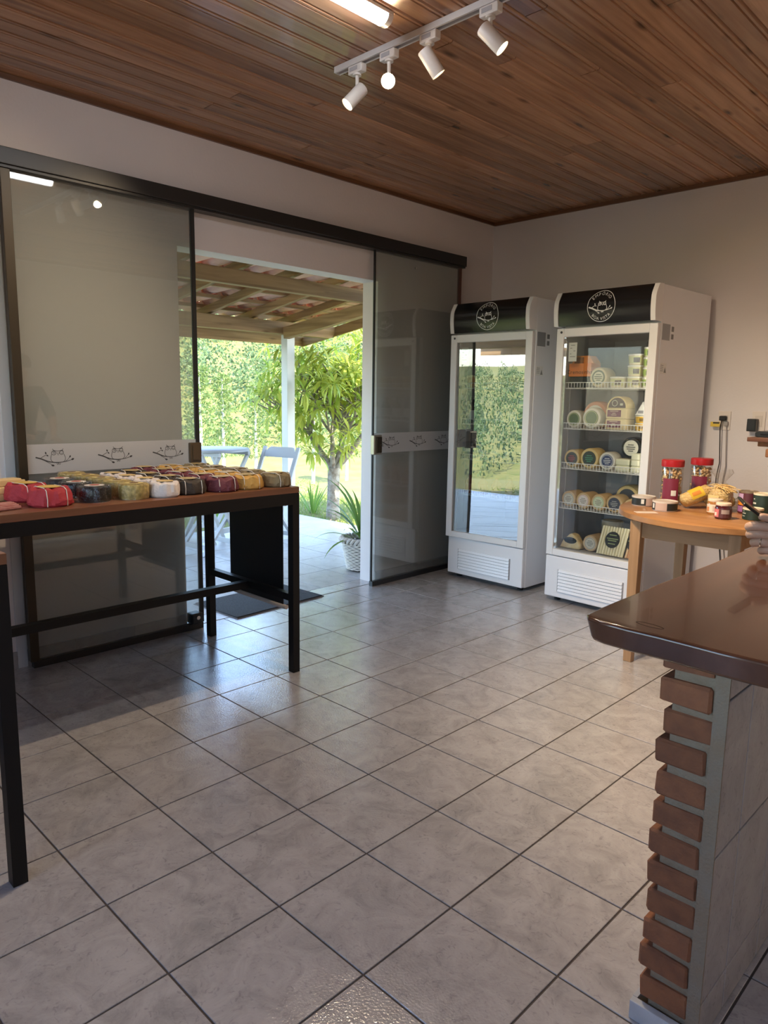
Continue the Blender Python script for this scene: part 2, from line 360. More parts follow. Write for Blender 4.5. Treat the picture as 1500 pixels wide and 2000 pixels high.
def floor_tile_mat(name, c1, c2, c3, rough, bumpn, spec=0.6, coat=0.0):
    m = mat(name, c1, rough, spec=spec, coat=coat); nt = m.node_tree; N = nt.nodes.new; L = nt.links.new; b = nt.nodes['Principled BSDF']
    geo = N('ShaderNodeNewGeometry'); oi = N('ShaderNodeObjectInfo')
    ad = N('ShaderNodeVectorMath'); ad.operation = 'ADD'; ml = N('ShaderNodeMath'); ml.operation = 'MULTIPLY'; ml.inputs[1].default_value = 30
    L(oi.outputs['Random'], ml.inputs[0]); L(geo.outputs['Position'], ad.inputs[0]); L(ml.outputs[0], ad.inputs[1])
    n = N('ShaderNodeTexNoise'); n.inputs['Scale'].default_value = 9; n.inputs['Detail'].default_value = 9; n.inputs['Roughness'].default_value = 0.68; n.inputs['Distortion'].default_value = 0.8
    L(ad.outputs[0], n.inputs['Vector'])
    r = N('ShaderNodeValToRGB'); e = r.color_ramp.elements; e[0].position = 0.30; e[0].color = (*c2, 1); e[1].position = 0.62; e[1].color = (*c3, 1)
    q = e.new(0.47); q.color = (*c1, 1); L(n.outputs['Fac'], r.inputs['Fac'])
    n2 = N('ShaderNodeTexNoise'); n2.inputs['Scale'].default_value = 42; n2.inputs['Detail'].default_value = 5; n2.inputs['Distortion'].default_value = 1.8; L(ad.outputs[0], n2.inputs['Vector'])
    r2_ = N('ShaderNodeValToRGB'); r2_.color_ramp.elements[0].position = 0.30; r2_.color_ramp.elements[1].position = 0.42
    r2_.color_ramp.elements[0].color = (0.72, 0.72, 0.74, 1); r2_.color_ramp.elements[1].color = (1, 1, 1, 1); L(n2.outputs['Fac'], r2_.inputs['Fac'])
    mx = N('ShaderNodeMix'); mx.data_type = 'RGBA'; mx.blend_type = 'MULTIPLY'; mx.inputs['Factor'].default_value = 0.8
    L(r.outputs['Color'], mx.inputs['A']); L(r2_.outputs['Color'], mx.inputs['B'])
    L(mx.outputs['Result'], b.inputs['Base Color'])
    n3 = N('ShaderNodeTexNoise'); n3.inputs['Scale'].default_value = bumpn[0]; n3.inputs['Detail'].default_value = 3; L(geo.outputs['Position'], n3.inputs['Vector'])
    bm = N('ShaderNodeBump'); bm.inputs['Strength'].default_value = bumpn[1]; bm.inputs['Distance'].default_value = 0.004
    L(n3.outputs['Fac'], bm.inputs['Height']); L(bm.outputs[0], b.inputs['Normal']); L(bm.outputs[0], b.inputs['Coat Normal'])
    return m
tile_m = floor_tile_mat('grey marbled floor tile', (0.425, 0.407, 0.405), (0.32, 0.31, 0.312), (0.495, 0.477, 0.475), 0.13, (150, 0.22), 1.0, 0.5)
fl = structure('floor', 'grey marbled ceramic tile floor with dark joints')
MB().box(0, XR, YN, 0, -0.03, -0.0035).build('grout', grout_m, fl)
MB().box(-0.152, 0, OY0, OY1, -0.03, -0.0035).build('grout', grout_m, fl)
tme = tile_mesh('tile', TS-0.0055, TS-0.0055, 0.009, 0.0012, tile_m)
for i in range(15):
    for j in range(19):
        x0 = max(TX0+i*TS, 0.0); x1 = TX0+(i+1)*TS; y0 = -(j+1)*TS; w = x1-x0
        inst('tile', tme, fl, ((x0+x1)/2, y0+TS/2, -0.009+rnd.uniform(-0.0002, 0.0002)), scale=(w/TS, 1, 1))

# ceiling of narrow varnished boards running along the doorway wall
ceil_m = wood('varnished pine boards', (0.31, 0.155, 0.082), (0.46, 0.245, 0.132), 1, rough=0.24, scale=1.3, vary=0.24, knots=0.75, coat=0.25)
ce = structure('ceiling', 'ceiling of narrow varnished brown pine boards', loc=(0, 0, ZC))
MB().box(0, XR, YN, 0, 0.016, 0.12).build('sun_block_slab', mat('dark void', (0.03, 0.02, 0.015), 0.9), ce)  # unseen slab added above the boards to keep the sun out
PW = 0.105
prof = [(0.001, 0.016), (0.001, 0.010), (0.007, 0), (0.080, 0), (0.084, 0.008), (0.088, 0), (0.098, 0), (0.1045, 0.010), (0.1045, 0.016)]
pme = MB().prism([(p[0]-PW/2, p[1]) for p in prof], lambda p: (p[0], -0.5, p[1]), lambda p: (p[0], 0.5, p[1])).mesh('plank', ceil_m)
rp = random.Random(11)
for i in range(int(XR/PW)+1):
    y = 0.0; x = PW/2+i*PW
    if x+PW/2 > XR: break
    cut = rp.uniform(0.6, 2.9)
    while y > YN:
        L_ = min(cut, y-YN)
        if y-L_-YN < 0.4: L_ = y-YN
        inst('plank', pme, ce, (x, y-L_/2, rp.uniform(0, 0.0012)), scale=(1, L_-0.004, 1))
        y -= L_; cut = rp.uniform(2.2, 3.4)
structure('trim_1', 'brown wood cornice strip along the back wall under the ceiling', MB().box(0.016, XR, -0.016, 0, ZC-0.026, ZC).build('trim_1', wood('cornice wood', (0.10, 0.042, 0.02), (0.18, 0.08, 0.037), 0, 0.35)))
structure('trim_2', 'brown wood cornice strip along the doorway wall under the ceiling', MB().box(0, 0.016, YN, 0, ZC-0.022, ZC).build('trim_2', wood('cornice wood along', (0.10, 0.042, 0.02), (0.18, 0.08, 0.037), 1, 0.35)))

# baseboards of cut tile
bb_m = floor_tile_mat('grey marbled skirting tile', (0.34, 0.32, 0.31), (0.27, 0.255, 0.25), (0.40, 0.38, 0.37), 0.25, (120, 0.1))
bl = structure('baseboard_left', 'grey tile skirting at the foot of the doorway wall')
bb = MB().box(-0.0, 0.009, -0.5, 0.5, 0, 0.085).mesh('skirting_tile', bb_m)
def skirt(root, a, b, along):
    p = a
    while p < b-0.01:
        q = min(p+TS, b); c = (p+q)/2; s = q-p-0.003
        if along == 'y': inst('skirting_tile', bb, root, (0, c, 0), scale=(1, s, 1))
        else: inst('skirting_tile', bb, root, (c, 0, 0), rot=(0, 0, -PI/2), scale=(1, s, 1))
        p = q
skirt(bl, -4.876, OY0, 'y'); skirt(bl, OY1, -0.01, 'y')
bk = structure('baseboard_back', 'grey tile skirting at the foot of the back wall'); skirt(bk, 0.01, XR, 'x')

# ------------------------------------------------------------------ sliding glass door: rail, panels, bands
black_al = mat('black painted aluminium', (0.012, 0.012, 0.013), 0.35)
bronze = mat('dark bronze aluminium', (0.055, 0.045, 0.032), 0.35, 0.6)
o = MB().box(0.002, 0.092, -5.6, -0.455, 2.378, 2.452).build('trim_3', black_al, bevel=0.003); structure('trim_3', 'long black header rail of the sliding glass door', o)
MB().box(0.012, 0.082, -5.58, -0.46, 2.366, 2.378).build('track', black_al, o)
o = MB().box(0.0, 0.012, -3.845, -3.80, 0.0, 2.366).build('trim_4', mat('pale grey strip', (0.62, 0.62, 0.63), 0.5)); structure('trim_4', 'pale upright strip on the wall left of the glass', o)
door_glass = glass('grey green door glass', (0.84, 0.865, 0.85), 0.05, 0.45, film=((0.60, 0.61, 0.60), 0.16))
band_m = glass('white frosted film', (0.8, 0.8, 0.8), 0.03, 0.2, rough=0.5, film=((0.80, 0.79, 0.80), 0.82))
owl_m = mat('grey printed owl', (0.055, 0.053, 0.055), 0.6)
GX = 0.045
def door_panel(name, label, y0, y1, owls, handle_y, left):
    d = structure(name, label, loc=(0, 0, 0))
    MB().box(GX, GX+0.008, y0, y1, 0.035, 2.372).build('glass_pane', door_glass, d)
    MB().box(GX-0.014, GX+0.022, y0, y1, 0.0, 0.036).build('bottom_rail', black_al, d, bevel=0.002)
    b0 = y0+0.0; b1 = y1-(0.0 if left else 0.0)
    bd = MB().box(GX+0.0085, GX+0.0092, b0, b1, 0.975, 1.118).build('frosted_band', band_m, d)
    for yc in owls:
        mb = MB(); owl(mb, lambda u, v, yc=yc: (GX+0.0097, yc+u, 1.052+v), 0.19, 0.013)
        mb.build('owl_print', owl_m, bd)
    return d
d1 = door_panel('door_1', 'left sliding glass panel with a frosted owl band behind the cheese table', -3.79, -2.822, (-3.625, -3.315, -3.01), -2.85, True)
MB().box(GX-0.012, GX+0.026, -3.805, -3.762, 0.036, 2.366).build('side_profile', bronze, d1, bevel=0.002)
MB().box(GX-0.003, GX+0.016, -2.838, -2.816, 0.036, 2.37).build('edge_seal', mat('black rubber', (0.01, 0.01, 0.01), 0.6), d1)
h = MB().box(GX+0.0, GX+0.03, -2.885, -2.812, 0.985, 1.10).build('handle', mat('brown lacquered handle', (0.085, 0.055, 0.03), 0.35), d1, bevel=0.006)
MB().box(GX+0.031, GX+0.037, -2.872, -2.826, 1.0, 1.085).build('handle_plate', mat('brown lacquered handle', (0.085, 0.055, 0.03), 0.35), h, bevel=0.003)
g = MB().box(GX-0.03, GX+0.04, -2.905, -2.835, 0.036, 0.10).build('floor_guide', black_al, d1, bevel=0.008)
MB().tube([(GX+0.041, -2.87, 0.075), (GX+0.047, -2.87, 0.075)], 0.012, 10).build('guide_screw', mat('bright steel', (0.6, 0.6, 0.6), 0.25, 1.0), g)
d2 = door_panel('door_2', 'right sliding glass panel with a frosted owl band beside the left fridge', -1.415, -0.49, (-1.235, -0.935, -0.645), -1.39, False)
MB().box(GX-0.001, GX+0.012, -1.420, -1.409, 0.036, 2.37).build('edge_seal', mat('black rubber', (0.01, 0.01, 0.01), 0.6), d2)
MB().box(GX-0.01, GX+0.02, -0.497, -0.480, 0.036, 2.37).build('side_profile', mat('red brown wood strip', (0.10, 0.035, 0.025), 0.5), d2)
lk = MB().box(GX-0.005, GX+0.032, -1.425, -1.345, 0.965, 1.105).build('lock', mat('brushed lock metal', (0.40, 0.36, 0.30), 0.3, 0.9), d2, bevel=0.005)
MB().box(GX+0.033, GX+0.041, -1.405, -1.352, 0.978, 1.092).build('lock_cover', mat('dark bronze lock cover', (0.06, 0.045, 0.03), 0.3, 0.7), lk, bevel=0.004)
MB().tube([(GX+0.041, -1.362, 1.035), (GX+0.062, -1.362, 1.035)], 0.009, 10).build('thumb_turn', mat('bright steel', (0.6, 0.6, 0.6), 0.25, 1.0), lk)
MB().lathe([(0.007, 0), (0.007, 0.004)], 10, M=Matrix.Translation((GX+0.01, -1.0, 2.30)) @ Matrix.Rotation(PI/2, 4, 'Y')).build('stud', mat('bright steel', (0.6, 0.6, 0.6), 0.25, 1.0), d2)

# ------------------------------------------------------------------ veranda: paving, posts, roof
vt_m = floor_tile_mat('pale veranda paving', (0.44, 0.43, 0.42), (0.35, 0.34, 0.33), (0.49, 0.48, 0.47), 0.38, (60, 0.25))
vf = structure('veranda_floor', 'pale crackled stone tile paving of the veranda')
VX0 = -2.56
MB().box(VX0, -0.152, -6.6, -0.12, -0.12, -0.0045).build('grout', mat('grey paving joint', (0.22, 0.21, 0.2), 0.9), vf)
vme = tile_mesh('paving_tile', 0.394, 0.394, 0.009, 0.002, vt_m)
for i in range(6):
    for j in range(16):
        inst('paving_tile', vme, vf, (-0.152-0.2-0.4*i, -0.32-0.4*j, -0.009))
for j in range(5):
    y0 = OY0+j*TS; y1 = min(y0+TS, OY1); inst('tile', tme, fl, (-0.078, (y0+y1)/2, -0.009), scale=(0.44, (y1-y0)/TS, 1))
structure('path_1', 'smooth pale concrete strip bordering the veranda paving', MB().box(-2.95, -0.152, -0.12, 0.30, -0.14, -0.012).build('path_1', mat('pale concrete', (0.60, 0.61, 0.60), 0.8, bump=(40, 0.2), mottle=(5, (0.5, 0.5, 0.5), 0.6))))
structure('path_2', 'narrow concrete kerb along the outer edge of the veranda', MB().box(-2.70, VX0, -6.6, -0.12, -0.14, -0.012).build('path_2', MATS['pale concrete']))

post_m = mat('white painted post', (0.58, 0.58, 0.55), 0.55, bump=(30, 0.1))
vr = structure('veranda_roof', 'veranda roof of old brown beams and clay tiles')
old_y = wood('weathered brown beam along', (0.22, 0.135, 0.062), (0.42, 0.28, 0.145), 1, rough=0.7, scale=0.8, vary=0.15, knots=0.5)
old_x = wood('weathered brown rafter', (0.22, 0.135, 0.062), (0.44, 0.29, 0.15), 0, rough=0.7, scale=0.8, vary=0.15, knots=0.5)
MB().box(-1.13, -1.06, -6.5, 0.32, 2.20, 2.312).build('beam', old_y, vr, bevel=0.004)
MB().prism([(-6.5, 2.0), (0.31, 2.0), (0.375, 2.06), (0.375, 2.125), (-6.5, 2.125)], lambda p: (-2.45, p[0], p[1]), lambda p: (-2.36, p[0], p[1])).build('beam', old_y, vr, bevel=0.004)
rz = lambda x: 2.13+0.157*(x+2.3)
MB().box(-2.97, -2.935, -6.5, 0.40, 1.945, 2.075).build('eave_board', old_y, vr, bevel=0.003)
for yy in np.arange(-6.17, 0.0, 0.5):
    MB().bar((-2.93, yy, rz(-2.93)+0.064), (-0.155, yy, rz(-0.155)+0.064), 0.046, 0.072).build('rafter', old_x, vr, bevel=0.003)
MB().bar((-2.36, -0.31, 1.955+0.055), (-0.155, -0.31, 2.238+0.055), 0.075, 0.115).build('beam', old_x, vr, bevel=0.004)
MB().bar((-2.97, 0.385, 1.985), (-0.155, 0.385, 1.985+0.157*2.81), 0.03, 0.10).build('barge_board', old_x, vr, bevel=0.003)
for k in range(9):
    x = -2.86+0.33*k; MB().box(-0.022, 0.022, -6.5, 0.40, 0, 0.03).build('batten', old_y, vr, loc=(x, 0, rz(x)+0.102))
# clay tiles: channels (hollow up) and covers (hollow down)
clay = mat('pink clay roof tile', (0.82, 0.50, 0.37), 0.8, vary=0.22, mottle=(14, (0.68, 0.42, 0.31), 0.7), bump=(60, 0.2))
def clay_tile(sgn):
    mb = MB(); n = 7; vs = []
    for x, R in ((-0.2, 0.078), (0.2, 0.092)):
        for rr in (R, R-0.011):
            for k in range(n+1):
                t = PI*k/n; vs.append((x, rr*math.cos(t), sgn*rr*math.sin(t)*0.8))
    m = n+1; fs = []
    for k in range(n): fs += [(k, k+1, 2*m+k+1, 2*m+k), (m+k+1, m+k, 3*m+k, 3*m+k+1), (k+1, k, m+k, m+k+1), (2*m+k, 2*m+k+1, 3*m+k+1, 3*m+k)]
    fs += [(0, 2*m, 3*m, m), (n, m+n, 3*m+n, 2*m+n)]
    return mb.add(vs, fs)
chan = clay_tile(-1).mesh('roof_tile', clay, 40); cover = clay_tile(1).mesh('roof_tile', clay, 40)
rest = MB(); pitch = math.atan(0.157); rt_ = random.Random(3)
for k in range(8):
    x = -2.90+0.33*k+0.13
    for j in range(32):
        y = 0.36-0.205*j
        for typ in (0, 1):
            yy = y-(0.1 if typ else 0); z = rz(x)+0.135+(0.064 if not typ else 0.085); a = -pitch+0.085+rt_.uniform(-0.02, 0.02)
            if j < 15: inst('roof_tile', (chan, cover)[typ], vr, (x, yy+rt_.uniform(-0.006, 0.006), z), (rt_.uniform(-.04, .04), a, rt_.uniform(-.02, .02)), scale=(1, 1 if typ else 1.0, 1))
            else:
                T = clay_tile(1 if typ else -1); Mx = Matrix.Translation((x, yy, z)) @ Matrix.Rotation(a, 4, 'Y'); rest.add([Mx @ Vector(v) for v in T.v], T.f)
rest.build('roof_tiles', clay, vr, 40, kind='stuff')
def post(x, y, top, label):
    p = thing('veranda_post', label, 'post', (x, y, -0.012))
    MB().box(-0.05, 0.05, -0.05, 0.05, 0.0, top+0.012).build('shaft', post_m, p, bevel=0.004)
    MB().box(-0.062, 0.062, -0.062, 0.062, 0, 0.04).build('base_block', post_m, p, bevel=0.004)
post(-2.405, -0.25, 2.0, 'white square post carrying the veranda corner seen through the doorway')
post(-2.405, -3.4, 2.0, 'white square post of the veranda hidden behind the left wall')

# ------------------------------------------------------------------ display tables with black steel frames
steel = mat('black painted steel', (0.005, 0.005, 0.0055), 0.45, spec=0.3)
ttop = wood('reddish brown table board', (0.16, 0.062, 0.030), (0.24, 0.098, 0.048), 1, rough=0.32, scale=0.5, vary=0.03)
def display_table(name, label, x0, x1, y0, y1, zt):
    t = thing(name, label, 'table', ((x0+x1)/2, (y0+y1)/2, 0)); hx = (x1-x0)/2; hy = (y1-y0)/2; s = 0.04
    MB().box(-hx, hx, -hy, hy, zt-0.03, zt).build('tabletop', ttop, t, bevel=0.002)
    z1 = zt-0.0305
    for sx in (-1, 1):
        for sy in (-1, 1):
            a = sx*(hx-s) if sx > 0 else -hx; b = sy*(hy-s) if sy > 0 else -hy
            MB().box(a, a+s, b, b+s, 0, z1).build('leg', steel, t, bevel=0.001)
        a = hx-s if sx > 0 else -hx
        MB().box(a+0.0005, a+s-0.0005, -hy+s, hy-s, z1-0.055, z1).build('long_rail', steel, t)
    for sy in (-1, 1):
        b = hy-s if sy > 0 else -hy
        MB().box(-hx+s, hx-s, b+0.0005, b+s-0.0005, z1-0.055, z1).build('end_rail', steel, t)
        MB().box(-hx+s, hx-s, b+0.003, b+s-0.003, 0.365, 0.40).build('end_stretcher', steel, t)
    MB().box(-0.02, 0.02, -hy+s, hy-s, 0.363, 0.40).build('long_stretcher', steel, t)
    return t
TZ = 0.937
display_table('display_table', 'long dark table with black steel frame covered in wrapped cheeses before the left glass panel', 0.20, 1.0, -5.35, -2.845, TZ)
display_table('display_table', 'second dark table with black steel legs cut off by the left edge of the view', 1.04, 1.72, -6.1, -4.405, TZ+0.012)

bn = thing('banner', 'black cloth banner hanging from pale dowels at the end of the cheese table', 'banner', (0.575, -2.80, 0))
MB().box(-0.245, 0.235, -0.002, 0.002, 0.295, 0.825).build('cloth', mat('black banner cloth', (0.006, 0.006, 0.007), 0.45), bn)
for z in (0.83, 0.288): MB().tube([(-0.262, 0, z), (0.262, 0, z)], 0.012, 10).build('dowel', mat('pale wood dowel', (0.50, 0.43, 0.36), 0.5), bn, 40)
for x in (-0.2, 0.2): MB().tube([(x, 0, 0.842), (x, -0.02, 0.905), (x, -0.05, 0.91)], 0.002, 6).build('hanging_cord', mat('white string', (0.75, 0.70, 0.62), 0.8), bn)

mt = thing('door_mat', 'dark grey carpet door mat lying on the doorway floor', 'mat', (-0.185, -2.232, 0), math.radians(3.0))
mm = mat('charcoal carpet pile', (0.030, 0.032, 0.036), 0.95, bump=(700, 1.0), mottle=(420, (0.16, 0.17, 0.19), 0.8))
MB().box(-0.225, 0.225, -0.36, 0.36, 0.003, 0.011).build('pile', mm, mt)
MB().box(-0.235, 0.235, -0.37, 0.37, 0, 0.004).build('rubber_edge', mat('grey rubber edge', (0.16, 0.16, 0.17), 0.7), mt)

# ------------------------------------------------------------------ cheeses on the table
string_m = mat('white string', (0.75, 0.70, 0.62), 0.8)
plastic = glass('clear crumpled plastic', (0.97, 0.97, 0.96), 0.03, 0.35, rough=0.08, wavy=(90, 0.9))
def wrapped(label, col, seed, R=0.072, h=0.062, name='cheese', labelcol=None, strings=True, group=None):
    r = random.Random(seed); t = thing(name, label, 'cheese', group=group)
    ph = [r.uniform(0, 6.3) for _ in range(5)]
    def fn(a, rr, z):
        k = z/h
        w = 0.055*math.sin(8*a+ph[0]+2*k)*(0.5+k*0.5)+0.04*math.sin(14*a+ph[1]-5*k)+0.02*math.sin(4*a+ph[2])
        if z < 0.004: w = 0.02
        w += r.uniform(-0.022, 0.022)
        return rr*(1+w*min(1, rr/R)*0.8), z+r.uniform(-0.0012, 0.0012)*(z > 0.006)+(0.004*math.sin(5*a+ph[3])+0.003*math.sin(9*a+ph[4]))*(1 if z > 0.02 else 0)*min(1, rr/R*1.2)
    m = mat('paper %.2f %.2f %.2f' % col, col, 0.72, bump=(75, 0.45), vary=0.06)
    MB().lathe([(R*0.9, 0), (R*1.04, 0.008), (R*1.05, 0.022), (R*0.98, 0.042), (R*0.95, 0.054), (R*0.86, h-0.002), (R*0.5, h+0.001), (R*0.15, h)], 40, fn=fn).build('paper_wrap' if strings else 'cheese_body', m, t, 24)
    if strings:
        for dx in (-0.038, 0.036):
            b = MB(); rr = math.sqrt(R*R-dx*dx)*1.03
            b.tube([(dx, -rr-0.001, 0.004), (dx, -rr-0.003, 0.03), (dx, -rr*0.93, h-0.004), (dx, -rr*0.6, h+0.005), (dx, rr*0.6, h+0.005), (dx, rr*0.93, h-0.004), (dx, rr+0.003, 0.03), (dx, rr+0.001, 0.004)], 0.0017, 5)
            b.build('string', string_m, t)
    if labelcol:
        d = MB(); d.lathe([(R*0.55, h+0.004), (R*0.55, h+0.0055)], 24, c=(0.0, 0.006, 0)); d.build('paper_label', mat('label %.2f %.2f %.2f' % labelcol, labelcol, 0.5), t)
    return t
def plain_cheese(label, col, seed, R=0.066, h=0.062, lab=(0.55, 0.40, 0.25), lab2=(0.16, 0.07, 0.03), spots=None, film=True, rough=0.5):
    t = thing('cheese', label, 'cheese'); r = random.Random(seed); ph = r.uniform(0, 6)
    m = mat('rind %.2f %.2f %.2f' % col, col, rough, mottle=spots, bump=(120, 0.3))
    MB().lathe([(R*0.93, 0), (R, 0.006), (R*1.01, h*0.5), (R, h-0.006), (R*0.93, h)], 32).build('cheese_body', m, t, 50)
    MB().lathe([(R*0.62, h+0.0015), (R*0.62, h+0.003)], 24).build('paper_label', mat('label %.2f %.2f %.2f' % lab, lab, 0.5), t)
    MB().lathe([(R*0.3, h+0.0032), (R*0.3, h+0.0042)], 16).build('label_centre', mat('label %.2f %.2f %.2f' % lab2, lab2, 0.5), t)
    if film:
        fn = lambda a, rr, z: (rr*(1+0.05*math.sin(7*a+ph)+0.04*math.sin(13*a+2*ph)), z)
        MB().lathe([(R*1.18, 0.0005), (R*1.10, 0.012), (R*1.05, h*0.5), (R*1.05, h), (R*0.9, h+0.006)], 36, fn=fn, capb=False, capt=False).build('plastic_film', plastic, t, 30)
    return t
ORD = ['front', 'second', 'third', 'fourth', 'fifth', 'sixth']
def where(i, n): return 'nearest the viewer' if i == 0 else ('farthest back' if i == n-1 else ORD[i]+' from the front')
# columns along the table from the right end; each runs back from the front edge
cols = [
 ('olive brown paper wrapped cheese tied with string', 'olive', (0.20, 0.155, 0.085), -2.925, 5, 0.155, 0.908),
 ('mustard yellow paper wrapped cheese tied with string', 'mustard', (0.52, 0.30, 0.075), -3.075, 5, 0.155, 0.90),
 ('burgundy paper wrapped cheese tied with string', 'burgundy', (0.135, 0.030, 0.042), -3.225, 5, 0.155, 0.90),
 ('dark brown paper wrapped cheese tied with string', 'dark brown', (0.042, 0.030, 0.022), -3.375, 4, 0.155, 0.885)]
for (lb, nm, c, y, n, dx, x0) in cols:
    for i in range(n):
        t = wrapped('%s, %s in its row' % (lb, where(i, n)), c, int(abs(y)*100)+i*7, labelcol=(0.42, 0.30, 0.12), group='%s wrapped cheeses' % nm)
        t.location = (x0-i*dx, y-0.012*i+rnd.uniform(-0.008, 0.008), TZ); t.rotation_euler = (0, 0, PI/2+rnd.uniform(-0.25, 0.25))
for i in range(4):
    t = wrapped('white paper wrapped cheese with crinkled sides, %s in its row' % where(i, 4), (0.66, 0.60, 0.57), 300+i, R=0.064, labelcol=(0.62, 0.45, 0.20), strings=False, group='white wrapped cheeses')
    t.location = (0.905-i*0.15, -3.508-0.004*i, TZ); t.rotation_euler = (0, 0, i*1.3)
for i in range(5):
    t = plain_cheese('yellow herb flecked cheese in clear film, %s in its row' % where(i, 5), (0.58, 0.42, 0.14), 320+i, R=0.061, lab=(0.60, 0.48, 0.18), lab2=(0.14, 0.07, 0.03), spots=(70, (0.22, 0.17, 0.04), 0.75))
    t['group'] = 'herb cheeses'; t.location = (0.885-i*0.142, -3.632-0.006*i, TZ); t.rotation_euler = (0, 0, i*0.9)
for i in range(3):
    t = plain_cheese('black waxed cheese with white and red label, %s in its row' % where(i, 3), (0.010, 0.010, 0.011), 340+i, R=0.063, lab=(0.62, 0.56, 0.50), lab2=(0.40, 0.07, 0.04), rough=0.25)
    t['group'] = 'black waxed cheeses'; t.location = (0.86-i*0.165, -3.788-0.004*i, TZ); t.rotation_euler = (0, 0, i*0.9)
for i, (x, y) in enumerate(((0.865, -3.965), (0.68, -3.985))):
    t = wrapped('red paper wrapped cheese with yellow label, %s of the red pair' % ('front one' if i == 0 else 'rear one'), (0.42, 0.030, 0.040), 360+i, R=0.079, h=0.068, labelcol=(0.68, 0.45, 0.10), group='red wrapped cheeses')
    t.location = (x, y, TZ); t.rotation_euler = (0, 0, PI/2+0.2*i)
# cheese wedges stacked in film, and the dried beef pack
wedge_m = mat('pale yellow cheese', (0.72, 0.52, 0.25), 0.45, vary=0.07); rind_m = mat('ochre cheese rind', (0.50, 0.30, 0.10), 0.6)
def wedge(label, L=0.20, W=0.085, h=0.028):
    t = thing('cheese_wedge', label, 'cheese', group='cut cheese wedges')
    MB().prism([(0, -W/2), (L, -W*0.32), (L, W*0.32), (0, W/2)], lambda p: (p[0]-L/2, p[1], 0), lambda p: (p[0]-L/2, p[1], h)).build('cheese_body', wedge_m, t, bevel=0.004)
    MB().box(-L/2-0.002, -L/2+0.004, -W/2+0.003, W/2-0.003, 0.003, h-0.003).build('rind', rind_m, t)
    return t
wl = [(0.62, -4.09, 0, 1.75, 'bottom of the front wedge stack'), (0.62, -4.09, 1, 1.70, 'second of the front wedge stack'), (0.615, -4.085, 2, 1.78, 'topmost of the front wedge stack'),
      (0.40, -4.00, 0, 1.2, 'bottom of the rear wedge pair'), (0.40, -4.00, 1, 1.15, 'top of the rear wedge pair'), (0.44, -4.20, 0, 1.55, 'lower one at the far left'), (0.44, -4.20, 1, 1.5, 'upper one at the far left')]
for x, y, k, rz_, w_ in wl:
    t = wedge('pale yellow cut cheese wedge, %s on the long table' % w_); t.location = (x, y, TZ+k*0.0285); t.rotation_euler = (0, 0, rz_)
bp = thing('sausage_pack', 'flat vacuum pack of sliced pink cured sausage lying at the front of the long table', 'food pack', (0.86, -4.165, TZ), 0.35)
mb = MB(); r = random.Random(4)
for k in range(9):
    mb.bar((-0.055+k*0.012, -0.075, 0.006+0.012*math.sin(k*0.38)), (-0.055+k*0.012+0.012, 0.070, 0.006+0.012*math.sin(k*0.38)), 0.011, 0.012)
mb.build('sausage_slices', mat('pink cured meat', (0.42, 0.14, 0.12), 0.45, mottle=(50, (0.55, 0.28, 0.24), 0.7)), bp, bevel=0.003)
MB().box(-0.07, 0.075, -0.09, 0.085, 0.0, 0.0008).build('plastic_sheet', plastic, bp)

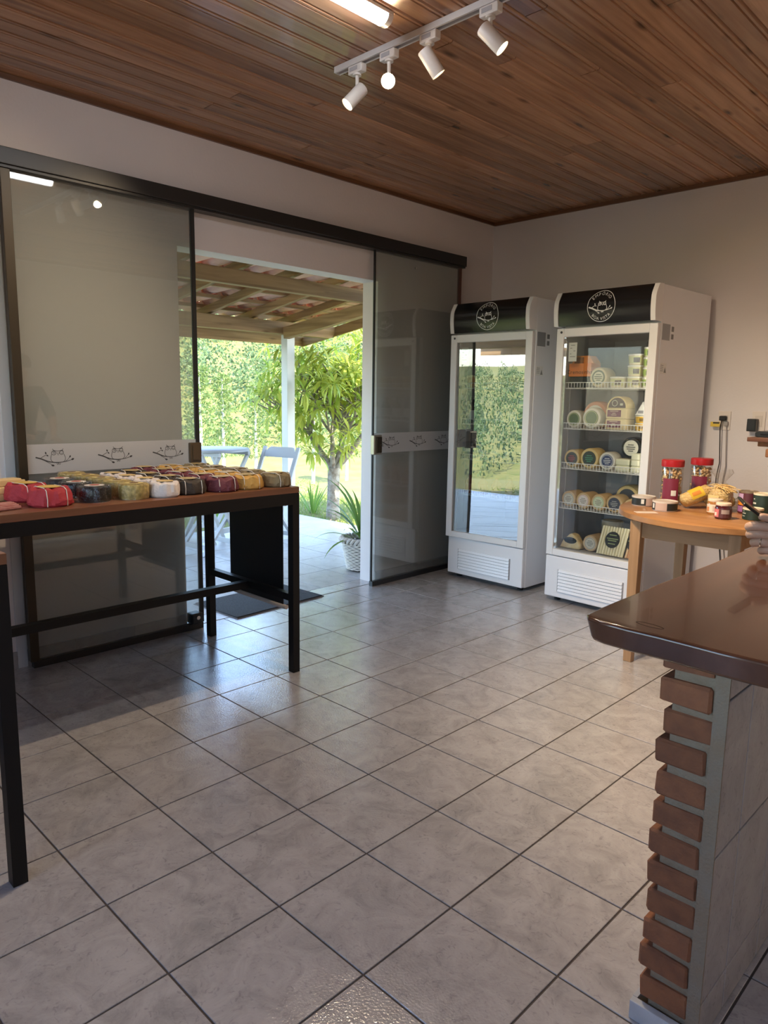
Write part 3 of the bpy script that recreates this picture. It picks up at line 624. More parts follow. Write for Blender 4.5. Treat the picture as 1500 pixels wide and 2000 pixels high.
# ------------------------------------------------------------------ the two display fridges
white_en = mat('white enamel', (0.85, 0.86, 0.89), 0.28, bump=(400, 0.02))
white_pl = mat('white plastic trim', (0.84, 0.84, 0.85), 0.35)
liner_m = mat('grey white fridge liner', (0.42, 0.42, 0.43), 0.4)
fr_glass = glass('coated fridge glass', (0.84, 0.87, 0.86), 0.36, 0.72)
fr_clear = glass('clear fridge glass', (0.93, 0.95, 0.94), 0.10, 0.55)
sign_m = mat('black gloss sign', (0.012, 0.012, 0.013), 0.17)
logo_m = mat('white printed logo', (0.85, 0.85, 0.85), 0.5)
wire_m = mat('white coated wire', (0.82, 0.82, 0.80), 0.4)
dark_m = mat('dark void', (0.03, 0.02, 0.015), 0.9)
FW, FD = 0.69, 0.72
SH = [0.655, 0.925, 1.19, 1.455]
def fridge(label, loc, rz, sag, ajar, pane):
    f = thing('display_fridge', label, 'fridge', loc, rz); W, D = FW, FD
    b = MB(); b.box(0, 0.035, 0.045, D, 0.03, 2.055).box(W-0.035, W, 0.045, D, 0.03, 2.055).box(0.035, W-0.035, D-0.03, D, 0.03, 2.055).box(0.035, W-0.035, 0.045, D-0.03, 1.80, 2.055).box(0.035, W-0.035, 0.045, D-0.03, 0.03, 0.36)
    b.build('cabinet', white_en, f, bevel=0.003)
    b = MB(); b.box(0.0355, 0.045, 0.05, D-0.031, 0.361, 1.799).box(W-0.045, W-0.0355, 0.05, D-0.031, 0.361, 1.799).box(0.045, W-0.045, D-0.045, D-0.031, 0.361, 1.799).box(0.045, W-0.045, 0.05, D-0.045, 1.79, 1.799).box(0.045, W-0.045, 0.05, D-0.045, 0.361, 0.37)
    ln = b.build('liner', liner_m, f)
    g = MB(); cx, cz, yb = W-0.20, 1.60, D-0.0455
    for R in (0.045, 0.058): g.tube([(cx+R*math.cos(t), yb, cz+R*math.sin(t)) for t in np.linspace(0, 2*PI, 29)], 0.003, 5, False)
    for k in range(36):
        t = 2*PI*k/36; g.bar((cx+0.078*math.cos(t), yb, cz+0.078*math.sin(t)), (cx+0.11*math.cos(t), yb, cz+0.11*math.sin(t)), 0.007, 0.006, (0, 1, 0))
    g.build('fan_grille', mat('dark grille', (0.06, 0.06, 0.065), 0.5), ln)
    MB().box(W*0.42, W*0.425, D-0.047, D-0.0445, 0.40, 1.78).build('panel_seam', mat('dark grille', (0.06, 0.06, 0.065), 0.5), ln)
    # front sign: bulging black panel with white side caps
    def pz(s):                                      # s 0..1 bottom to top
        z = 1.842+s*0.213; y = -0.012-0.030*math.sin(PI*(0.22+0.62*s))+0.03*max(0, s-0.72)/0.28*0.8
        return y, z
    n = 12; sg = MB(); vs = []; fs = []
    for k in range(n+1):
        y, z = pz(k/n); vs += [(0.030, y, z), (W-0.030, y, z)]
    for k in range(n): fs.append((2*k, 2*k+1, 2*k+3, 2*k+2))
    vs += [(0.030, 0.044, 1.842), (W-0.030, 0.044, 1.842), (0.030, 0.044, 2.055), (W-0.030, 0.044, 2.055)]; q = 2*(n+1)
    fs += [(q, q+1, 1, 0), (2*n, 2*n+1, q+3, q+2)]
    sign = sg.add(vs, fs).build('sign_panel', sign_m, f, 60)
    ca = MB()
    for x0, x1 in ((0, 0.030), (W-0.030, W)):
        pl = [(pz(k/n)[0]-0.006, pz(k/n)[1]) for k in range(n+1)]+[(0.0445, 2.058), (0.0445, 1.839)]
        c = MB().prism(pl, lambda p, x0=x0: (x0, p[0], p[1]), lambda p, x1=x1: (x1, p[0], p[1])); c.build('sign_cap', white_pl, f, 50)
    lg = MB()
    def mp(u, v):
        s = (v+0.1065)/0.213; y, z = pz(min(max(s, 0), 1)); return (W*0.485+u, y-0.0012, z)
    lg.ribbon(ell(0, 0, 0.094, 0.094, 48), 0.0035, mp)
    owl(lg, lambda u, v: mp(u-0.003, v-0.006), 0.165, 0.020)
    text_arc(lg, 'EMPÓRIO', 0, 0, 0.0665, PI/2, 0.026, mp, True)
    text_arc(lg, 'BOA VISTA', 0, 0, 0.0845, -PI/2, 0.025, mp, False)
    lg.build('logo_print', logo_m, sign)
    # glass door
    d = MB(); z0, z1, fw_ = 0.325, 1.832, 0.052
    d.box(0, fw_, 0, 0.04, z0, z1).box(W-fw_, W, 0, 0.04, z0, z1).box(fw_, W-fw_, 0, 0.04, z0, z0+0.045).box(fw_, W-fw_, 0, 0.04, z1-0.055, z1)
    door = d.build('door', white_pl, f, bevel=0.004)
    gp = MB(); nu, nv = 16, 16                       # the sealed double pane bows inwards a little
    for i in range(nu+1):
        for j in range(nv+1):
            u, v = 2*i/nu-1, 2*j/nv-1; gp.v.append((fw_+(W-2*fw_)*i/nu, 0.008+sag*(1-u*u)+0.5*sag*(1-v*v), z0+0.045+(z1-z0-0.10)*j/nv))
    for i in range(nu):
        for j in range(nv): q = i*(nv+1)+j; gp.f.append((q, q+nv+1, q+nv+2, q+1))
    gp.build('door_glass', pane, door, 60)
    MB().lathe([(0.008, 0), (0.008, 0.003)], 12, M=Matrix.Translation((0.035, 0.0, z1-0.025)) @ Matrix.Rotation(PI/2, 4, 'X')).build('door_lock', mat('dark grille', (0.06, 0.06, 0.065), 0.5), door)
    MB().box(fw_+0.008, fw_+0.016, 0.0175, 0.024, z0+0.06, z1-0.08).build('gasket_strip', mat('pale gasket', (0.5, 0.5, 0.5), 0.5), door)
    st = MB().box(0.085, 0.145, 0.0175, 0.0185, 1.62, 1.74).build('door_sticker', mat('white sticker', (0.82, 0.82, 0.80), 0.5), door)
    pb = MB()
    for k, (a, b_) in enumerate(((0.1, 0.13), (0.095, 0.11), (0.12, 0.135), (0.095, 0.105), (0.095, 0.135))): pb.box(a, b_, 0.0168, 0.0174, 1.725-k*0.018-0.004, 1.725-k*0.018)
    pb.build('sticker_print', mat('grey print', (0.25, 0.25, 0.25), 0.6), st)
    if ajar: door.matrix_local = Matrix.Translation((W, 0, 0)) @ Matrix.Rotation(math.radians(ajar), 4, 'Z') @ Matrix.Translation((-W, 0, 0))   # door not quite shut
    # kick panel with louvres
    k = MB(); k.box(0.0, W, 0.004, 0.044, 0.035, 0.318)
    kp = k.build('kick_panel', white_en, f, bevel=0.006)
    MB().box(0.10, W-0.105, 0.0025, 0.0045, 0.075, 0.232).build('vent_shade_sheet', mat('vent shadow grey', (0.30, 0.31, 0.33), 0.6), kp)  # flat grey sheet, the shade behind the louvres put into its colour
    for j in range(7):
        z = 0.083+j*0.0225
        MB().prism([(0.003, z-0.006), (-0.006, z-0.004), (-0.001, z+0.0135), (0.003, z+0.0145)], lambda p: (0.108, p[0], p[1]), lambda p: (W-0.113, p[0], p[1])).build('louvre', white_en, kp)
    for x in (0.06, W-0.06):
        for y in (0.08, D-0.06): MB().lathe([(0.022, 0), (0.022, 0.012), (0.014, 0.014), (0.014, 0.031)], 12, c=(x, y, 0)).build('foot', mat('black rubber', (0.01, 0.01, 0.01), 0.6), f, 40)
    # wire shelves
    for zs in SH:
        s = MB(); y0, y1 = 0.060, D-0.06; xa, xb = 0.048, W-0.048
        for y in (y0, y0+0.20, y0+0.42, y1): s.tube([(xa, y, zs-0.008), (xb, y, zs-0.008)], 0.003, 5)
        m = 27
        for i in range(m+1):
            x = xa+(xb-xa)*i/m; s.tube([(x, y0, zs+0.031), (x, y0, zs-0.003), (x, y1, zs-0.003)], 0.0019, 4)
        s.tube([(xa, y0-0.002, zs+0.031), (xb, y0-0.002, zs+0.031)], 0.003, 5)
        s.build('wire_shelf', wire_m, f)
    for x in (0.0455, W-0.0455):
        MB().box(x-0.004 if x > 0.3 else x, x if x > 0.3 else x+0.004, 0.12, 0.135, 0.42, 1.75).build('shelf_rail', liner_m, f)
    # maker plates on the right flank
    mk = MB().box(W, W+0.001, 0.06, 0.16, 1.735, 1.83).build('rating_plate', mat('silver plate', (0.35, 0.36, 0.38), 0.4, 0.3), f)
    MB().box(W, W+0.001, 0.18, 0.21, 1.79, 1.82).build('small_sticker', mat('grey print', (0.25, 0.25, 0.25), 0.6), f)
    MB().box(W, W+0.001, 0.18, 0.21, 1.745, 1.775).build('small_sticker', mat('grey print', (0.25, 0.25, 0.25), 0.6), f)
    ws = MB().box(W, W+0.001, 0.06, 0.145, 1.535, 1.60).build('warning_sticker', mat('white sticker', (0.82, 0.82, 0.80), 0.5), f)
    tr = MB().add([(W+0.0014, 0.112, 1.543), (W+0.0014, 0.142, 1.543), (W+0.0014, 0.127, 1.578)], [(0, 1, 2)])
    for j in range(4): tr.quad((W+0.0014, 0.065, 1.585-j*0.011), (W+0.0014, 0.104, 1.585-j*0.011), (W+0.0014, 0.104, 1.588-j*0.011), (W+0.0014, 0.065, 1.588-j*0.011))
    tr.build('warning_print', mat('grey print', (0.25, 0.25, 0.25), 0.6), ws)
    return f
F1 = ((0.226, -0.752, 0), math.radians(-0.6)); F2 = ((1.112, -0.772, 0), math.radians(-1.8))
fridge('tall white glass door fridge on the left, its glass mirroring the garden', *F1, 0.009, 2.7, fr_glass)
FR2 = fridge('tall white glass door fridge on the right, well stocked with cheese', *F2, 0.003, 0.0, fr_clear)
M1 = Matrix.Translation(F1[0]) @ Matrix.Rotation(F1[1], 4, 'Z'); M2 = Matrix.Translation(F2[0]) @ Matrix.Rotation(F2[1], 4, 'Z')
# glowing strip added behind the right fridge's door frame to brighten its shelves
fill_strip_m = mat('added glowing strip', (0.9, 0.9, 0.9), 0.5, emit=((1.0, 0.90, 0.74), 2.6))
MB().box(FW-0.055, FW-0.0455, 0.048, 0.058, 0.42, 1.76).build('added_fill_strip', fill_strip_m, FR2)

# ------------------------------------------------------------------ fridge contents
def lab(c): return mat('label %.2f %.2f %.2f' % c, c, 0.5)
def place(o, M, x, y, z, rz=0):
    p = M @ Vector((x, y, z)); o.location = p; o.rotation_euler = (0, 0, M.to_euler().z+rz)
def wheel_up(label, R, L, col, labc, ringc=None, inner=None, group='cheeses standing in the right fridge', film=False, bars=None):
    """wheel standing on its rim, flat face with a round label towards the door (local -y)"""
    t = thing('cheese', label, 'cheese', group=group); Mx = Matrix.Translation((0, 0, R)) @ Matrix.Rotation(PI/2, 4, 'X')
    MB().lathe([(R*0.94, -L), (R, -L+0.008), (R, -0.008), (R*0.94, 0)], 32, M=Mx).build('cheese_body', mat('rind %.2f %.2f %.2f' % col, col, 0.5), t, 50)
    MB().lathe([(R*0.72, 0.001), (R*0.72, 0.002)], 28, M=Mx).build('paper_label', lab(labc), t)
    if inner: MB().lathe([(R*0.55, 0.0022), (R*0.55, 0.003)], 24, M=Mx).build('label_centre', lab(inner), t)
    if ringc:
        p = MB(); p.ribbon(ell(0, 0, R*0.64, R*0.64, 28), R*0.05, lambda u, v: (u, -0.0034, R+v)); p.build('label_ring', lab(ringc), t)
    if bars:
        p = MB()
        for k, (v, w) in enumerate(((0.28, 0.35), (0.08, 0.55), (-0.1, 0.5), (-0.28, 0.3))): p.box(-R*w*0.8, R*w*0.8, -0.0040, -0.0036, R+R*v-R*0.04, R+R*v+R*0.04)
        p.build('label_print', lab(bars), t)
    if film:
        MB().lathe([(R*1.05, -L-0.01), (R*1.03, -0.01), (R*0.9, 0.008)], 30, M=Mx, fn=lambda a, r, z: (r*(1+0.02*math.sin(11*a)), z), capb=False, capt=False).build('plastic_film', plastic, t, 30)
    return t
def tub(label, R, h, body, labc, lid=(0.80, 0.80, 0.76), labc2=None, group='tubs in the right fridge', name='tub', cat='tub'):
    t = thing(name, label, cat, group=group)
    MB().lathe([(R*0.86, 0), (R*0.9, 0.003), (R, h*0.86), (R, h*0.87)], 28).build('tub_body', mat('tub %.2f %.2f %.2f' % body, body, 0.4), t, 50)
    MB().lathe([(R*1.05, h*0.86), (R*1.07, h*0.9), (R*1.07, h*0.97), (R*0.95, h), (R*0.9, h*0.985)], 28).build('lid', mat('tub %.2f %.2f %.2f' % lid, lid, 0.35), t, 50)
    n = 14; a0, a1 = -PI/2-1.15, -PI/2+1.15; vs = []; fs = []
    for k in range(n+1):
        a = a0+(a1-a0)*k/n
        for z, rr in ((h*0.16, R*0.885+0.0022), (h*0.78, R*0.985+0.0022)): vs.append((rr*math.cos(a), rr*math.sin(a), z))
    for k in range(n): fs.append((2*k, 2*k+2, 2*k+3, 2*k+1))
    MB().add(vs, fs).build('paper_label', lab(labc), t)
    if labc2:
        vs = []; fs = []
        for k in range(6):
            a = -PI/2+0.05+0.75*k/5
            for z, rr in ((h*0.22, R*0.90+0.0035), (h*0.66, R*0.97+0.0035)): vs.append((rr*math.cos(a), rr*math.sin(a), z))
        for k in range(5): fs.append((2*k, 2*k+2, 2*k+3, 2*k+1))
        MB().add(vs, fs).build('label_print', lab(labc2), t)
    return t
def carton(label, w, d, h, col, name='carton', cat='box', panel=None, group=None, taper=0.0, bev=0.003):
    t = thing(name, label, cat, group=group)
    MB().prism([(-w/2, 0), (w/2, 0), (w/2-taper, h), (-w/2+taper, h)], lambda p: (p[0], 0, p[1]), lambda p: (p[0], d, p[1])).build('box_body' if cat == 'box' else 'cheese_body', mat('box %.2f %.2f %.2f' % col, col, 0.5), t, bevel=bev)
    if panel: MB().box(panel[0]*w/2, panel[1]*w/2, -0.0012, -0.0002, panel[2]*h, panel[3]*h).build('label_panel', lab(panel[4]), t)
    return t
cream = (0.72, 0.62, 0.40); pale = (0.74, 0.70, 0.58); yel = (0.68, 0.50, 0.22); buff = (0.58, 0.40, 0.20)
Y0 = 0.085
X = lambda wx: wx-F2[0][0]
def lm(*a): return a
# top shelf
z = SH[3]
t = carton('black base box under the orange carton on the top shelf', 0.14, 0.12, 0.07, (0.02, 0.02, 0.022)); place(t, M2, X(1.240), Y0, z)
t = carton('orange cheese carton with slanted roof and brown panel on the top shelf', 0.165, 0.12, 0.085, (0.80, 0.25, 0.06), name='cheese_carton', taper=0.0); place(t, M2, X(1.245), Y0, z+0.0705)
MB().prism([(-0.0825, 0.085), (0.0825, 0.085), (0.045, 0.135), (-0.045, 0.135)], lambda p: (p[0], 0.03, p[1]), lambda p: (p[0], 0.12, p[1])).build('carton_top', mat('box orange light', (0.80, 0.32, 0.10), 0.5), t)
MB().box(-0.05, 0.01, 0.012, 0.028, 0.055, 0.125).build('carton_flap', mat('box brown', (0.28, 0.11, 0.04), 0.5), t)
q = MB(); text_line(q, 'Cremosinho', 0.0, 0.018, 0.034, lambda u, v: (u, -0.0012, v)); q.build('carton_text', mat('black print', (0.02, 0.02, 0.02), 0.5), t)
t = wheel_up('cream cheese wheel with cream and green ring label on the top shelf', 0.064, 0.11, cream, (0.16, 0.18, 0.12), inner=(0.68, 0.66, 0.50), bars=(0.12, 0.14, 0.08), film=True); place(t, M2, X(1.385), Y0, z)
TB = lambda s: tub(s, 0.052, 0.068, (0.72, 0.64, 0.44), (0.60, 0.60, 0.30), (0.78, 0.78, 0.72), (0.09, 0.06, 0.05))
t = TB('single cream tub beside the cheese wheel on the top shelf'); place(t, M2, X(1.500), Y0+0.05, z)
for k in range(3): t = TB('cream tub with dark printed label, %s of the stack of three on the top shelf' % ('bottom', 'middle', 'top')[k]); place(t, M2, X(1.612), Y0+0.06, z+k*0.0692)
for k in range(4): t = tub('small green labelled tub, %s of the stack of four' % ('lowest', 'second from below', 'third from below', 'topmost')[k], 0.030, 0.060, (0.72, 0.70, 0.52), (0.40, 0.55, 0.16), labc2=(0.1, 0.12, 0.05)); place(t, M2, X(1.701), Y0+0.035, z+k*0.061)
# second shelf
z = SH[2]
G1 = (0.10, 0.16, 0.06)
t = wheel_up('cream cheese wheel with green leafy label at the left end of the second shelf', 0.058, 0.07, pale, G1, ringc=(0.6, 0.62, 0.3)); place(t, M2, X(1.222), Y0, z)
t = wheel_up('cream cheese wheel with green leafy label in the middle of the second shelf', 0.068, 0.07, pale, G1, ringc=(0.6, 0.62, 0.3)); place(t, M2, X(1.352), Y0, z)
t = wheel_up('cheese wheel with white label and red rim behind the two green labelled wheels', 0.088, 0.10, (0.62, 0.28, 0.16), (0.78, 0.74, 0.62), bars=(0.12, 0.25, 0.08)); place(t, M2, X(1.318), Y0+0.10, z)
t = carton('pale film wrapped cheese block behind the left end of the second shelf', 0.10, 0.12, 0.11, (0.62, 0.52, 0.42), name='cheese_block', cat='cheese', bev=0.012); place(t, M2, X(1.212), Y0+0.10, z)
for k in range(2):
    t = carton('cream cheese block with purple label, %s of the pair on the second shelf' % ('lower', 'upper')[k], 0.145, 0.11, 0.066, (0.74, 0.62, 0.36), name='cheese_block', cat='cheese', panel=(-0.85, 0.45, 0.2, 0.85, (0.16, 0.03, 0.075)), bev=0.006, group='purple labelled cheese blocks'); place(t, M2, X(1.525), Y0, z+k*0.067)
    q = MB()
    for j, (v, w) in enumerate(((0.75, 0.35), (0.55, 0.14), (0.38, 0.22))): q.box(-0.015-w*0.08, -0.015+w*0.08, -0.0018, -0.0013, 0.066*v-0.002, 0.066*v+0.002)
    q.build('label_print', lab((0.65, 0.5, 0.4)), t)
t = thing('cheese', 'half round cheese with dark label standing on the purple labelled blocks', 'cheese')
hp = [(0.07*math.cos(PI*k/16), 0.075*math.sin(PI*k/16)) for k in range(17)]
MB().prism(hp, lambda p: (p[0], 0, p[1]), lambda p: (p[0], 0.10, p[1])).build('cheese_body', mat('rind half', (0.74, 0.60, 0.30), 0.5), t)
MB().prism([(a*0.85, b*0.85+0.003) for a, b in hp], lambda p: (p[0], -0.0012, p[1]), lambda p: (p[0], -0.0002, p[1])).build('paper_label', lab((0.06, 0.03, 0.03)), t)
q = MB(); q.ribbon(ell(-0.016, 0.032, 0.018, 0.018, 16), 0.004, lambda u, v: (u, -0.0016, v)); q.box(0.02, 0.04, -0.0018, -0.0013, 0.018, 0.032); q.build('label_print', lab((0.5, 0.48, 0.38)), t)
place(t, M2, X(1.525), Y0+0.005, z+0.1342)
for k in range(2): t = tub('yellow tin with white lid, %s of the pair on the second shelf' % ('lower', 'upper')[k], 0.038, 0.046, (0.68, 0.42, 0.05), (0.72, 0.45, 0.06), (0.78, 0.76, 0.66), (0.2, 0.12, 0.02), name='tin', cat='tin', group='yellow tins'); place(t, M2, X(1.678), Y0+0.045, z+k*0.0465)
t = thing('cheese_wedge', 'white triangular cheese pack on the yellow tins', 'cheese'); MB().prism([(-0.035, 0), (0.035, 0), (0.012, 0.085)], lambda p: (p[0], 0, p[1]), lambda p: (p[0], 0.05, p[1])).build('cheese_body', mat('box white', (0.75, 0.75, 0.72), 0.4), t, bevel=0.003)
MB().box(-0.015, 0.02, -0.001, -0.0002, 0.012, 0.03).build('paper_label', lab((0.3, 0.3, 0.32)), t); place(t, M2, X(1.676), Y0+0.02, z+0.0935)
# third shelf
z = SH[1]
t = wheel_up('yellow cheese wheel with dark red and green label at the left of the third shelf', 0.060, 0.12, yel, (0.045, 0.05, 0.03), bars=(0.45, 0.06, 0.06)); place(t, M2, X(1.222), Y0, z)
t = wheel_up('yellow cheese wheel with dark green label second on the third shelf', 0.068, 0.12, yel, (0.03, 0.045, 0.035), bars=(0.06, 0.28, 0.16)); place(t, M2, X(1.353), Y0, z)
t = wheel_up('white cheese wheel with navy label on the third shelf', 0.060, 0.09, (0.74, 0.70, 0.62), (0.05, 0.07, 0.16), ringc=(0.6, 0.62, 0.65), bars=(0.6, 0.62, 0.65), film=True); place(t, M2, X(1.483), Y0, z)
for k in range(2): t = carton('pale green white cheese bar, %s of the left pair on the third shelf' % ('lower', 'upper')[k], 0.095, 0.12, 0.040, (0.68, 0.68, 0.50), name='cheese_bar', cat='cheese', bev=0.008, group='fresh cheese bars'); place(t, M2, X(1.588), Y0, z+k*0.0402)
for k in range(3): t = carton('pale green white cheese bar, %s of the right stack of three on the third shelf' % ('bottom', 'middle', 'top')[k], 0.055, 0.12, 0.040, (0.68, 0.68, 0.52), name='cheese_bar', cat='cheese', bev=0.008, group='fresh cheese bars'); place(t, M2, X(1.672), Y0, z+k*0.0402)
t = wheel_up('black rind cheese wheel with white label perched on the pale cheese bars', 0.070, 0.07, (0.015, 0.014, 0.014), (0.70, 0.68, 0.58), bars=(0.1, 0.1, 0.1)); place(t, M2, X(1.610), Y0+0.06, z+0.0806)
# fourth shelf
z = SH[0]
for k, (x, ring, lc, w_) in enumerate(((1.215, (0.25, 0.25, 0.22), (0.72, 0.70, 0.58), 'grey ringed label at the left end'), (1.327, (0.62, 0.30, 0.32), (0.76, 0.70, 0.64), 'pink ringed white label second'), (1.439, (0.35, 0.5, 0.28), (0.64, 0.70, 0.50), 'pale green label third'))):
    t = wheel_up('small buff cheese wheel with %s on the fourth shelf' % w_, 0.055, 0.13, buff, lc, ringc=ring, bars=(0.3, 0.25, 0.2)); place(t, M2, X(x), Y0, z)
t = wheel_up('buff cheese wheel with dark blue label fourth on the fourth shelf', 0.058, 0.11, buff, (0.06, 0.065, 0.09), bars=(0.4, 0.4, 0.38), film=True); place(t, M2, X(1.552), Y0, z)
t = wheel_up('buff cheese wheel with dark blue label at the right end of the fourth shelf', 0.052, 0.11, buff, (0.06, 0.065, 0.09), bars=(0.4, 0.4, 0.38), film=True); place(t, M2, X(1.667), Y0, z)
t = wheel_up('larger yellow cheese wheel with dark label standing behind the fourth shelf row', 0.085, 0.10, yel, (0.06, 0.06, 0.07), film=True); place(t, M2, X(1.56), Y0+0.15, z)
# bottom of the cabinet
z = 0.372
t = thing('cheese_bag', 'bag of small cheese balls with an oval black label at the bottom left', 'bag')
MB().prism([(-0.085, 0), (0.075, 0), (0.08, 0.03), (0.03, 0.098), (-0.005, 0.105), (-0.06, 0.05)], lambda p: (p[0], 0, p[1]), lambda p: (p[0], 0.07, p[1])).build('cheese_body', mat('cheese ball bag', (0.66, 0.50, 0.25), 0.4, mottle=(40, (0.74, 0.64, 0.42), 0.8), bump=(40, 0.8)), t, bevel=0.012)
MB().prism([(0.002+0.048*math.cos(a), 0.058+0.022*math.sin(a)) for a in np.linspace(0, 2*PI, 20)[:-1]], lambda p: (p[0], -0.002, p[1]), lambda p: (p[0], 0.001, p[1])).build('paper_label', lab((0.012, 0.012, 0.012)), t); place(t, M2, X(1.250), Y0-0.01, z)
t = wheel_up('film wrapped buff cheese wheel with grey white label at the bottom of the fridge', 0.056, 0.13, (0.56, 0.40, 0.24), (0.60, 0.58, 0.50), ringc=(0.25, 0.25, 0.24), bars=(0.2, 0.22, 0.2), film=True); place(t, M2, X(1.391), Y0+0.01, z)
for k in range(2):
    t = plain_cheese('buff film wrapped cheese lying flat, %s of the pair behind the cheese stick pack' % ('lower', 'upper')[k], (0.60, 0.45, 0.26), 380+k, R=0.07, h=0.095, lab=(0.58, 0.44, 0.26), lab2=(0.55, 0.42, 0.25)); t['group'] = 'flat cheeses at the fridge bottom'; place(t, M2, X(1.42), Y0+0.24, z+k*0.097)
def sticks(label, n, w, h, col, col2):
    t = thing('cheese_stick_pack', label, 'food pack'); 
    for k in range(n): MB().tube([(-w/2+w*(k+0.5)/n, 0.0, 0.004), (-w/2+w*(k+0.5)/n+0.01, 0.055, h)], w/n*0.47, 7).build('cheese_stick', mat('stick %.2f %.2f %.2f' % (col if k % 2 == 0 else col2), col if k % 2 == 0 else col2, 0.45), t, 40)
    MB().prism([(0.005+0.052*math.cos(a), 0.105+0.052*math.sin(a)) for a in np.linspace(0, 2*PI, 24)[:-1]], lambda p: (p[0], 0.055*p[1]/h-0.012, p[1]), lambda p: (p[0], 0.055*p[1]/h-0.0105, p[1])).build('paper_label', lab((0.018, 0.018, 0.018)), t)
    q = MB()
    for v, ww in ((0.135, 0.025), (0.112, 0.04), (0.10, 0.03), (0.08, 0.025)): q.box(0.005-ww, 0.005+ww, 0.055*v/h-0.0135, 0.055*v/h-0.0125, v-0.003, v+0.003)
    q.build('label_print', lab((0.30, 0.36, 0.16)), t)
    MB().box(-w/2-0.005, w/2+0.01, 0.05, 0.053, h*0.9, h*1.2).build('plastic_top', plastic, t)
    return t
t = sticks('pack of pale cheese sticks with round black label leaning at the bottom of the fridge', 10, 0.19, 0.185, (0.74, 0.70, 0.50), (0.70, 0.65, 0.44)); place(t, M2, X(1.548), Y0-0.015, z)
t = sticks('pack of reddish striped cheese sticks with black label at the bottom right of the fridge', 5, 0.085, 0.17, (0.66, 0.45, 0.26), (0.55, 0.25, 0.12)); place(t, M2, X(1.692), Y0-0.005, z)
# left fridge: cans, jars and boxes that show beside the mirrored garden
def bottle(label, R, h, col, labc, cap=(0.1, 0.1, 0.1), group='bottles in the left fridge'):
    t = thing('bottle', label, 'bottle', group=group)
    MB().lathe([(R*0.9, 0), (R, 0.006), (R, h*0.6), (R*0.4, h*0.8), (R*0.36, h*0.93)], 16).build('bottle_body', mat('bottle %.2f %.2f %.2f' % col, col, 0.2), t, 40)
    MB().lathe([(R*0.42, h*0.93), (R*0.42, h)], 12).build('cap', lab(cap), t, 40)
    MB().lathe([(R*1.02, h*0.15), (R*1.02, h*0.5)], 16, capb=False, capt=False).build('paper_label', lab(labc), t, 40)
    return t
for s, zz in enumerate(SH):
    for k in range(5):
        nm = ('fourth', 'third', 'second', 'top')[s]; pos = ('at the left end', 'second from the left', 'in the middle', 'second from the right', 'at the right end')[k]
        x = 0.095+k*0.125
        if s == 3: t = tub('yellow lidded tub %s of the top shelf in the left fridge' % pos, 0.048, 0.09, (0.60, 0.42, 0.20), (0.55, 0.30, 0.12), (0.7, 0.62, 0.4), group='tubs in the left fridge')
        elif s == 2: t = bottle('dark bottle %s of the second shelf in the left fridge' % pos, 0.036, 0.19, (0.02, 0.025, 0.03), (0.55, 0.55, 0.55))
        elif s == 1: t = carton('grey drink carton %s of the third shelf in the left fridge' % pos, 0.10, 0.10, 0.12, (0.10, 0.10, 0.11), panel=(-0.6, 0.6, 0.4, 0.6, (0.5, 0.5, 0.5)), group='cartons in the left fridge')
        else: t = bottle('reddish bottle %s of the fourth shelf in the left fridge' % pos, 0.038, 0.15, (0.25, 0.06, 0.03), (0.4, 0.15, 0.08))
        place(t, M1, x, 0.13 if s != 1 else 0.085, zz)

